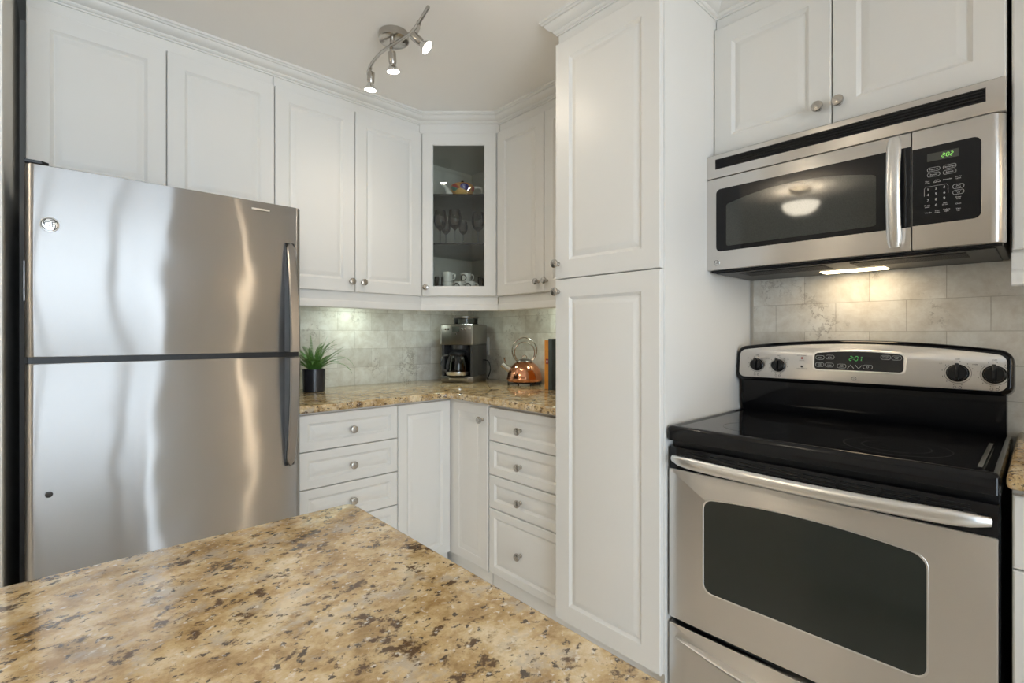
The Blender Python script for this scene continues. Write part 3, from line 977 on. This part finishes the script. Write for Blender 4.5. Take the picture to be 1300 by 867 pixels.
for z, m_ in ((1.117, 'red_ink'), (1.087, 'dark_ink')):
    MB().lathe([(.0036, 0), (.0036, .0012), (0, .002)], 14, tilt @ Matrix.Translation((.230, yf, z)) @ Matrix.Rotation(R(90), 4, 'X')).build('indicator_light', M[m_], bgm)
bd = badge(bgm, .389, 1.056, .0085, 0); bd.location = (0, .5045, 0)

# ------------------------------------------------------------------ microwave
MX, MY0, MW = -.382, -1.8235, .758
t = thing('microwave', 'stainless over-the-range microwave above the stove', 'microwave', (MX, MY0, 1.424), R(-90))
Z = lambda z: z - 1.424
MB().box(.006, MW - .006, .02, .366, 0, Z(1.846), .002, 1).build('body', M['black_plastic'], t)
MB().prism(rrect(0, MW, Z(1.756), Z(1.838), .002), 0, .03, axis='y', bev=.004, seg=2).build('vent_frame', M['steel'], t)
vg = MB().box(.031, .722, -.0006, .004, Z(1.7865), Z(1.8215))
for k in range(4):
    z = 1.7915 + k * .0082
    vg.prism([(-.0022, Z(z)), (-.0030, Z(z + .0024)), (0, Z(z + .005)), (0, Z(z))], .032, .721, axis='x')
vg.build('vent_grille', M['black'], t, label='black louvred vent')
md = MB().prism(rrect(.0, .5755, Z(1.431), Z(1.7535), .003), 0, .03, axis='y', bev=.004, seg=2).build('door', M['steel'], t)
MB().prism(rrect(.034, .5745, Z(1.495), Z(1.7145), [.016, .001, .001, .016]), -.0012, .003, axis='y', bev=.0006, seg=1).build('window_frame', M['black'], md, label='black glass door frame')
MB().prism(arch_rect(.070, .497, Z(1.511), Z(1.656), .008, .030), -.0016, .002, axis='y').build('window', M['mesh_glass'], md, label='grey see-through window')
hp = []
for i in range(21):
    u = i / 20
    hp.append((.542, -.010 - .034 * math.sin(PI * (.08 + .84 * u)) ** .8, Z(1.442 + .300 * u)))
hr = [.0165 * (.75 + .25 * math.sqrt(min(1, min(i, 20 - i) / 1.5))) for i in range(21)]
MB().tube(hp, hr, 14, flat=(1.0, .55, (1, 0, 0))).box(.530, .554, -.022, .002, Z(1.446), Z(1.466), .003, 1).box(.530, .554, -.022, .002, Z(1.718), Z(1.738), .003, 1).build('handle', M['steel_light'], md)
badge(md, .036, Z(1.4555), .011, 0)
# control panel, its right edge rounded
cpts = [(.5775, .03), (.5775, 0), (.728, 0)] + [(.728 + .03 * math.sin(PI / 2 * i / 8), .030 - .03 * math.cos(PI / 2 * i / 8)) for i in range(1, 9)]
cp = MB().prism(cpts, Z(1.7535), Z(1.431), axis='z', bev=.002, seg=1, both=True).build('control_panel', M['steel'], t, angle=50)
MB().prism(rrect(.578, .714, Z(1.4965), Z(1.7035), [.001, .016, .016, .001]), -.0012, .003, axis='y', bev=.0006, seg=1).build('keypad', M['black'], cp, label='black glass keypad')
MB().box(.609, .672, -.0016, 0, Z(1.663), Z(1.684)).build('display', M['lcd'], cp)
d7 = MB()
for ch, x in (('2', .6385), (':', .6448), ('0', .6473), ('2', .6548)): seven(d7, ch, x, Z(1.6688), .0050, .0098, -.0019, .0013)
d7.build('clock_digits', M['led_green'], cp, label='green clock digits')
kl = MB(); yk = -.0015
for x, z, w_, s_ in ((.622, 1.641, .026, 'Popcorn'), (.654, 1.641, .026, 'Beverage'), (.622, 1.627, .026, 'Potato'), (.654, 1.627, .026, 'Reheat')):
    key_outline(kl, x, Z(z), w_, .0105, yk, .0006); kl.text(s_, .0052, x, Z(z), yk)
for x, s_ in ((.609, 'Time\nCook'), (.629, 'Auto\nDefrost'), (.650, 'Reminder'), (.671, 'Power\nLevel')): kl.text(s_, .0046, x, Z(1.6085), yk)
for i in range(9): kl.text('123456789'[i], .0090, .6105 + (i % 3) * .0165, Z(1.589 - (i // 3) * .0145), yk)
kl.tube([(.603, yk, Z(1.572)), (.603, yk, Z(1.592)), (.606, yk, Z(1.5965)), (.648, yk, Z(1.5965)), (.651, yk, Z(1.592)), (.651, yk, Z(1.572))], .0003, 5)
kl.text('0', .0085, .627, Z(1.5445), yk)
for x, z, s_ in ((.609, 1.5445, 'Power\nLevel'), (.645, 1.5455, 'Add\n30 Sec'), (.611, 1.527, 'Weight'), (.629, 1.5275, 'Turn\nTable'), (.648, 1.528, 'Surface\nLight'), (.671, 1.5255, 'Vent\nFan'), (.671, 1.5405, 'Clock'), (.671, 1.5555, 'Delay\nStart')): kl.text(s_, .0046, x, Z(z), yk)
for z, s_ in ((1.5855, 'Start\nPause'), (1.5705, 'Clear\nOff')): key_outline(kl, .671, Z(z), .022, .0115, yk, .0006); kl.text(s_, .0042, .671, Z(z), yk)
kl.build('keypad_legend', M['white_ink'], cp, label='white key markings')
un = MB().box(.02, MW - .02, .03, .35, -.004, .0005, .001, 1)
for k in range(2):
    for j in range(14): un.box(.09 + k * .33, .35 + k * .33, .06 + j * .008, .064 + j * .008, -.006, -.003)
un.build('grease_filter', M['black_plastic'], t)
lamp = MB().box(.292, .475, .235, .305, -.0065, -.003, .002, 1).build('cooktop_lamp', M['hoodlamp'], t, label='lit warm lamp lens')
ml = area('cooktop_light', (MX + .27, MY0 - .383, 1.4165), (0, 0, 0), .07, .17, .24, (1.0, .78, .56))

# ------------------------------------------------------------------ track light on the ceiling
t = thing('ceiling_spotlight', 'brushed nickel ceiling fixture with a wavy bar and three lit spots', 'light', (-1.101, -.868, CZ))
MB().lathe([(0, -.032), (.054, -.032), (.060, -.028), (.060, -.001), (0, -.001)], 40).lathe([(.006, -.0345), (.005, -.0325)], 12, Matrix.Translation((-.035, .012, 0))).lathe([(.006, -.0345), (.005, -.0325)], 12, Matrix.Translation((.035, -.018, 0))).lathe([(.009, -.058), (.009, -.03)], 14, Matrix.Translation((-.019, -.02, 0))).build('canopy', M['nickel'], t)
tp = [(-1.138, -1.176), (-1.127, -1.128), (-1.117, -1.085), (-1.108, -1.031), (-1.106, -.986), (-1.110, -.942), (-1.118, -.891), (-1.125, -.834), (-1.124, -.768), (-1.114, -.696), (-1.092, -.618)]


def smooth_path(P, n=6):
    P = [Vector(p) for p in P]; out = []
    for i in range(len(P) - 1):
        p0, p1, p2, p3 = P[max(i - 1, 0)], P[i], P[i + 1], P[min(i + 2, len(P) - 1)]
        for k in range(n):
            u = k / n
            out.append(.5 * ((2 * p1) + (p2 - p0) * u + (2 * p0 - 5 * p1 + 4 * p2 - p3) * u * u + (3 * p1 - p0 - 3 * p2 + p3) * u ** 3))
    out.append(P[-1]); return out


MB().tube(smooth_path([(x + 1.101, y + .868, -.060) for x, y in tp]), .0065, 12).build('bar', M['nickel'], t)


def spot(hx, hy, base_off, d, power):
    """hinge on the bar, holder cylinder and lit reflector bulb"""
    d = Vector(d).normalized()
    h = Vector((hx + 1.101, hy + .868, -.066)); b = h + Vector(base_off)
    rot = d.to_track_quat('Z', 'Y').to_matrix().to_4x4()
    mt = Matrix.Translation(b) @ rot
    hd = MB().tube([h, h + Vector((0, 0, -.012)), b + d * .012], .0055, 10).lathe([(0, 0), (.0145, 0), (.0155, .003), (.0155, .038), (.0125, .046), (0, .046)], 24, mt)
    hd.tube([h + Vector((0, 0, .012)), h], .008, 12)
    o = hd.build('lamp_holder', M['nickel'], t)
    MB().lathe([(.011, .044), (.0125, .050), (.017, .058), (.0235, .068), (.0255, .074), (.024, .075)], 24, mt, cap=False).build('bulb_shell', M['chrome'], o)
    MB().lathe([(0, .0745), (.0235, .0735), (.0235, .071)], 24, mt, cap=False).build('bulb_lens', M['bulb'], o, label='glowing bulb face')
    l = bpy.data.lights.new('spot_light', 'SPOT'); l.energy = power; l.color = (1.0, .86, .68); l.spot_size = R(125); l.spot_blend = .9; l.shadow_soft_size = .022
    lo_ = bpy.data.objects.new('spot_light', l); COL.objects.link(lo_)
    lo_.location = Vector((-1.101, -.868, CZ)) + b + d * .080
    lo_.rotation_euler = (-d).to_track_quat('Z', 'Y').to_euler()


spot(-1.106, -.672, (.004, .0, -.012), (.0, .08, -1), 3.6)
spot(-1.114, -.868, (.004, .0, -.012), (.10, .03, -1), 3.6)
spot(-1.114, -1.075, (-.012, .024, -.032), (.50, -.55, -.66), 3.6)

# bowl light in the hall, seen mirrored in the microwave
t = thing('ceiling_light', 'frosted glass bowl ceiling light mirrored in the microwave window', 'light', (-3.19, -1.275, CZ))
MB().lathe([(0, -.028), (.075, -.028), (.085, -.02), (.085, -.001), (0, -.001)], 36).tube([(0, 0, -.03), (0, 0, -.20)], .006, 10).build('canopy', M['nickel'], t)
MB().lathe([(0, -.220), (.035, -.218), (.075, -.205), (.110, -.180), (.132, -.145), (.135, -.125), (.130, -.125), (.105, -.175), (.07, -.199), (0, -.212)], 40).build('bowl', M['bowl'], t)
MB().lathe([(0, -.245), (.008, -.238), (.010, -.228), (.018, -.220), (0, -.219)], 16).build('finial', M['nickel'], t)
pl = bpy.data.lights.new('hall_light', 'POINT'); pl.energy = 20; pl.color = (1.0, .89, .74); pl.shadow_soft_size = .025
po = bpy.data.objects.new('hall_light', pl); COL.objects.link(po); po.location = (-3.19, -1.275, CZ - .165)

# unseen slim lamp added by the window wall for a warm refrigerator streak
t = thing('added_streak_lamp', 'slim unseen lamp added for the warm streak in the refrigerator', 'lamp', (-.55, -4.45, 0))
MB().lathe([(0, .0005), (.13, .0005), (.135, .008), (.12, .016), (.02, .022), (0, .022)], 32).build('base', M['nickel'], t)
MB().tube([(0, 0, .02), (0, 0, 1.30)], .010, 10).build('pole', M['nickel'], t)
MB().lathe([(.030, 1.25), (.030, 2.05), (.027, 2.05), (.027, 1.25)], 32, cap=False).build('added_glow_tube', M['streak_glow'], t)

# puck lights under the wall cabinets
def puck(x, y, label, power):
    t = thing('puck_light', label, 'light', (x, y, DB - .003))
    MB().lathe([(0, -.020), (.026, -.020), (.032, -.016), (.033, -.0005), (0, -.0005)], 28).build('housing', M['outlet'], t)
    MB().lathe([(0, -.0215), (.022, -.0205), (.024, -.019), (0, -.019)], 24).build('lens', M['puck'], t)
    l = bpy.data.lights.new('puck_glow', 'AREA'); l.shape = 'DISK'; l.size = .05; l.energy = power; l.color = (.86, 1.0, .86)
    o_ = bpy.data.objects.new('puck_glow', l); COL.objects.link(o_); o_.location = (x, y, DB - .027)


puck(-.90, -.13, 'small round under-cabinet light between the fern and the coffee maker', .75)
puck(-.36, -.33, 'small round under-cabinet light above the coffee maker', .55)
puck(-.11, -.86, 'small round under-cabinet light above the copper kettle', .55)

# ------------------------------------------------------------------ things on the worktop
# fern
px, py = -1.150, -.150
t = thing('potted_fern', 'green fern in a charcoal pot beside the refrigerator', 'plant', (px, py, CT))
MB().lathe([(0, .0005), (.049, .0005), (.052, .003), (.0535, .060), (.0545, .110), (.0545, .114), (.050, .114), (.0495, .098), (0, .098)], 40).build('pot', M['pot'], t)
MB().lathe([(0, .104), (.03, .103), (.049, .099)], 24, cap=False).build('soil', M['soil'], t)


def frond(az, length, lift, droop, w):
    """arching frond with paired leaflets"""
    mb = MB(); n = 26; P = []
    a = Vector((math.cos(az), math.sin(az), 0)); pos = Vector((a.x * .012, a.y * .012, .100)); ang = lift
    for i in range(n + 1):
        P.append(pos.copy()); st = length / n
        pos = pos + a * (math.cos(ang) * st) + Vector((0, 0, math.sin(ang) * st))
        ang -= droop / n * (.4 + 1.4 * i / n)
    mb.tube(P, [.0013 * (1 - .75 * i / n) for i in range(n + 1)], 5)
    side = Vector((-a.y, a.x, 0))
    for i in range(2, n):
        u = i / n; ln = w * math.sin(PI * min(1, .18 + u * .80)) ** .8 * (1.0 if u < .9 else .6)
        tdir = (P[i + 1] - P[i - 1]).normalized()
        for s_ in (-1, 1):
            for half in (0,):
                b_ = P[i].lerp(P[i + 1], half)
                d_ = (side * s_ * .93 + tdir * .32).normalized()
                tip = b_ + d_ * ln + Vector((0, 0, -.08 * ln)); q = tdir * .0021
                mid = b_ + d_ * ln * .5 + Vector((0, 0, .0012))
                mb.faces([b_ - q * .6, mid - q * 1.1, tip, mid + q * 1.1, b_ + q * .6], [(0, 1, 2, 3, 4)])
    return mb.build('frond', M['leaf'], t, angle=60)


for k in range(44):
    az = k * 2.39996 + random.uniform(-.2, .2)
    lift = R(random.uniform(40, 86)); ln = random.uniform(.12, .20)
    frond(az, ln, lift, R(random.uniform(20, 80)), random.uniform(.012, .017))
frond(R(-38), .235, R(56), R(125), .016); frond(R(-50), .225, R(38), R(105), .016); frond(R(-20), .18, R(62), R(60), .015)
frond(R(100), .20, R(86), R(8), .012); frond(R(-40), .185, R(80), R(18), .011); frond(R(-60), .17, R(70), R(20), .011)

# coffee maker
t = thing('coffee_maker', 'stainless drip coffee maker with a glass carafe in the corner', 'coffee maker', (-.400, -.172, CT), R(-60))
CWd, CDp = .212, .25
MB().box(.006, CWd - .006, .085, CDp, .0, .350, .006, 2).box(.004, .022, .006, .09, .03, .24, .003, 1).box(CWd - .022, CWd - .004, .006, .09, .03, .24, .003, 1).build('housing', M['cm_dark'], t)
MB().box(.0, CWd, 0, CDp - .005, .0005, .038, .006, 2).box(.055, CWd - .035, -.002, .004, .012, .028, .001, 1, mi=1).build('base', [M['cm_steel'], M['steel_light']], t)
MB().box(0, CWd, -.004, CDp - .02, .225, .350, .006, 3).build('head', M['cm_steel'], t)
for x in (.0, CWd - .012):
    MB().box(x, x + .009, -.0055, .0, .228, .346, .002, 1).build('trim_strip', M['steel_light'], t)
MB().box(.078, .124, -.006, 0, .305, .335, .001, 1).build('display', M['lcd'], t)
for x in (.036, .054, .142, .160):
    MB().lathe([(.0062, 0), (.0062, .003), (0, .0045)], 14, Matrix.Translation((x, -.004, .321)) @ Matrix.Rotation(R(90), 4, 'X')).build('button', M['chrome'], t)
MB().lathe([(.0055, 0), (.0055, .003), (0, .004)], 14, Matrix.Translation((.101, -.004, .292)) @ Matrix.Rotation(R(90), 4, 'X')).build('button', M['chrome'], t)
MB().lathe([(0, .350), (.078, .350), (.078, .354), (.074, .356), (.0745, .388), (.078, .390), (.078, .396), (0, .398)], 36, Matrix.Translation((.115, .12, 0)), mi=0).build('bean_hopper', M['carafe'], t)
MB().lathe([(.0785, .388), (.0795, .390), (.0795, .397), (.070, .400), (0, .400)], 36, Matrix.Translation((.115, .12, 0))).build('hopper_lid', M['cm_steel'], t)
MB().lathe([(.048, .200), (.052, .226), (0, .228)], 24, Matrix.Translation((.106, .050, 0))).build('filter_basket', M['cm_dark'], t)
car = MB().lathe([(0, .040), (.058, .040), (.066, .046), (.070, .075), (.068, .115), (.058, .150), (.052, .165), (.049, .165), (.055, .150), (.064, .115), (.066, .075), (.062, .049), (0, .043)], 36, Matrix.Translation((.104, .020, 0))).build('carafe', M['carafe'], t)
MB().lathe([(.0535, .163), (.055, .166), (.055, .176), (.044, .182), (0, .184)], 30, Matrix.Translation((.104, .020, 0))).build('lid', M['black_plastic'], car)
MB().lathe([(.0665, .046), (.0712, .060), (.0712, .066), (.069, .066)], 36, Matrix.Translation((.104, .020, 0)), cap=False).build('band', M['steel_light'], car)
MB().tube(smooth_path([(.060, -.028, .165), (.044, -.052, .160), (.036, -.062, .125), (.044, -.052, .080), (.058, -.034, .070)]), .0075, 8, flat=(1, .7, (0, 0, 1))).build('handle', M['cm_dark'], car)
MB().tube(smooth_path([(CWd - .004, .18, .13), (CWd + .03, .18, .12), (CWd + .040, .19, .07), (CWd + .018, .20, .012), (CWd + .010, .235, .006)]), .0032, 8).build('cord', M['black_plastic'], t)

# copper kettle
t = thing('kettle', 'copper whistling kettle on a wire trivet', 'kettle', (-.120, -.612, CT + .0165), R(-42.6))
MB().lathe([(0, 0), (.088, 0), (.097, .004), (.1015, .016), (.1005, .030), (.096, .050), (.086, .074), (.070, .096), (.052, .110), (.044, .115), (0, .117)], 48).lathe([(.1018, .012), (.1035, .015), (.1035, .019), (.1015, .022)], 48, cap=False).build('body', M['copper'], t)
MB().lathe([(.046, .113), (.047, .117), (.043, .123), (.028, .130), (.010, .133), (0, .134)], 32).build('lid', M['cm_steel'], t)
MB().tube([(.013 * math.cos(R(a)), 0, .140 + .013 * math.sin(R(a))) for a in range(-60, 241, 20)], .0022, 8).build('lid_ring', M['nickel'], t)
for off, rx, rz_, top in ((.010, .071, .075, .0), (-.010, .058, .060, .0)):
    MB().tube([(rx * math.cos(R(a)), off * .9, .178 - (.010 if rx < .06 else 0) + rz_ * math.sin(R(a))) for a in range(-55, 236, 10)], .0036, 8).build('handle', M['nickel'], t)
MB().tube([(-.080, 0, .066), (-.108, 0, .083), (-.128, 0, .098)], [.021, .0165, .0145], 16).build('spout', M['nickel'], t)
MB().tube([(-.112, 0, .086), (-.131, 0, .100)], [.0178, .0158], 16).tube(smooth_path([(-.118, 0, .104), (-.112, 0, .116), (-.116, 0, .130), (-.113, 0, .140)]), [.0045] * 18 + [.003], 8).build('whistle', M['nickel'], t)
t = thing('trivet', 'black wire trivet under the copper kettle', 'trivet', (-.120, -.612, CT), R(-42.6))
tv = MB().tube([(.098 * math.cos(2 * PI * i / 40), .098 * math.sin(2 * PI * i / 40), .0135) for i in range(40)], .0028, 8, closed=True).tube([(.05 * math.cos(2 * PI * i / 28), .05 * math.sin(2 * PI * i / 28), .0135) for i in range(28)], .0026, 8, closed=True)
for k in range(4):
    a = R(45 + 90 * k); tv.tube([(.05 * math.cos(a), .05 * math.sin(a), .0135), (.098 * math.cos(a), .098 * math.sin(a), .0135)], .0026, 8)
tv.build('ring', M['black_plastic'], t)
for k in range(4):
    a = R(20 + 90 * k)
    MB().lathe([(.005, 0.0005), (.006, .004), (.004, .012)], 10, Matrix.Translation((.098 * math.cos(a), .098 * math.sin(a), 0))).build('foot', M['black_plastic'], t)


# books
def book(x, y, w, h, d, m, label, patch=False):
    t = thing('book', label, 'book', (x, y, CT), R(-90), 'books beside the pantry')
    cv = MB().box(0, w, 0, .004, .0005, h, .0015, 2).box(0, .003, .002, d, .0005, h, .0008, 1).box(w - .003, w, .002, d, .0005, h, .0008, 1).build('cover', m, t)
    MB().box(.003, w - .003, .004, d - .004, .004, h - .004).build('pages', M['paper'], t)
    if patch:
        MB().box(.010, w - .007, -.0005, .001, h * .52, h * .62).build('spine_label', M['red_ink'], cv)
        MB().box(.014, w - .012, -.0009, .001, h * .545, h * .59).build('spine_mark', M['paper'], cv)
    return t


book(-.218, -.8640, .036, .258, .185, M['orange'], 'thick orange book standing beside the pantry', True)
book(-.230, -.9020, .026, .266, .195, M['blue_grey'], 'blue-grey book standing between the orange book and the pantry')

# wall outlet behind the coffee maker
t = thing('outlet', 'white wall outlet on the tiles right of the coffee maker', 'outlet', (-.0122, -.135, 1.128), R(-90))
MB().prism(rrect(-.035, .035, -.058, .058, .004), -.006, -.0002, axis='y', bev=.002, seg=2).build('cover_plate', M['outlet'], t)
MB().prism(rrect(-.016, .016, -.034, .034, .005), -.0085, -.005, axis='y', bev=.001, seg=1).build('receptacle', M['outlet'], t)

# ------------------------------------------------------------------ inside the corner cabinet
def cab_pt(u, depth, z):
    v = Matrix.Rotation(DA, 4, 'Z') @ Vector((u, depth, 0))
    return (D0[0] + v.x, D0[1] + v.y, z)


FLO = b0 + .0362
t = thing('teapot', 'colourful painted teapot with a white spout on the upper glass shelf', 'teapot', cab_pt(.212, .13, SH2 + .0003), DA)
MB().lathe([(0, 0), (.038, 0), (.045, .004), (.058, .025), (.068, .048), (.071, .062), (.066, .070), (.060, .072), (0, .073)], 36).build('body', M['teapot'], t)
MB().lathe([(.060, .0725), (.055, .078), (.025, .085), (0, .087)], 28).build('lid', M['orange'], t)
MB().lathe([(.006, .085), (.010, .092), (.009, .099), (0, .103)], 16).build('lid_knob', M['black'], t)
MB().tube(smooth_path([(-.050, 0, .022), (-.080, 0, .035), (-.092, 0, .062), (-.118, 0, .082)]), [.019 - .011 * i / 18 for i in range(19)], 12).build('spout', M['porcelain'], t)
MB().tube(smooth_path([(.062, 0, .060), (.095, 0, .064), (.112, 0, .052), (.108, 0, .018), (.090, 0, .010), (.060, 0, .026)]), .0065, 8).build('handle', M['porcelain'], t)


def wine(r, h, name='wine_glass'):
    return MB().lathe([(0, 0), (r * .85, .0005), (r * .80, .003), (.006, .008), (.0035, .014), (.0035, h * .42), (.010, h * .46), (r * .75, h * .54), (r, h * .68), (r * .98, h * .80), (r * .80, h), (r * .77, h), (r * .95, h * .80), (r * .96, h * .68), (r * .70, h * .55), (0, h * .475)], 24, cap=False)


def tumbler(r, h):
    return MB().lathe([(0, 0), (r * .9, 0), (r, h), (r * .95, h), (r * .85, .006), (0, .006)], 24, cap=False)


big = wine(.038, .20).build('wine_glass', M['glass']); small = wine(.026, .125).build('wine_glass', M['glass'])
gl_spots = [(big, .085, .12, 'tall wine glass at the left end of the lower glass shelf'), (big, .172, .10, 'tall wine glass in the middle of the lower glass shelf'), (big, .300, .16, 'tall wine glass at the right of the lower glass shelf'),
            (small, .125, .07, 'small stemmed glass between the two tall wine glasses on the left'), (small, .222, .07, 'small stemmed glass right of the middle tall wine glass')]
seen = set()
for src, u, dp, lab in gl_spots:
    o = src if src not in seen else src.copy()
    if src in seen: COL.objects.link(o)
    seen.add(src)
    o.location = cab_pt(u, dp, SH1 + .0004)
    tag(o, lab, 'glass', 'stemmed glasses on the lower glass shelf')
tb = tumbler(.030, .085).build('tumbler', M['glass'])
for k, (u, dp, lab) in enumerate(((.085, .10, 'clear tumbler left of the stacked cups on the cabinet floor'), (.330, .10, 'clear tumbler right of the stacked cups on the cabinet floor'), (.350, .17, 'clear tumbler at the far right of the cabinet floor'))):
    o = tb if k == 0 else tb.copy()
    if k: COL.objects.link(o)
    o.location = cab_pt(u, dp, FLO + .0002); tag(o, lab, 'glass', 'tumblers on the cabinet floor')


def cup(u, dp, z, ring, label):
    t = thing('cup', label, 'cup', cab_pt(u, dp, z), DA - .4, 'cups on the cabinet floor')
    MB().lathe([(0, 0), (.024, 0), (.028, .004), (.031, .056), (.029, .056), (.026, .006), (0, .005)], 28).build('body', M['porcelain'], t)
    MB().tube(smooth_path([(.028, .0, .045), (.046, 0, .044), (.050, 0, .028), (.042, 0, .014), (.027, 0, .013)], 4), .0035, 8).build('handle', M['porcelain'], t)
    if ring:
        pts = [(.016 * math.cos(R(a)), -.0298 - .0006 * math.sin(R(a)) + .0045 * (math.cos(R(a)) ** 2), .029 + .016 * math.sin(R(a))) for a in range(0, 360, 15)]
        MB().tube(pts, .0032, 6, closed=True).build('ring_motif', M['dark_ink'], t)
    return t


cup(.130, .11, FLO, False, 'plain white cup at the bottom left of the stacked cups')
cup(.130, .11, FLO + .0565, False, 'plain white cup on top of the left stack of cups')
cup(.196, .09, FLO, True, 'white cup with a ring motif at the bottom centre of the cups')
cup(.228, .16, FLO, False, 'plain white cup behind the ring cups at the bottom')
cup(.228, .16, FLO + .0565, True, 'white cup with a ring motif raised on the back stack')
cup(.260, .09, FLO, True, 'white cup with a ring motif at the bottom right of the cups')
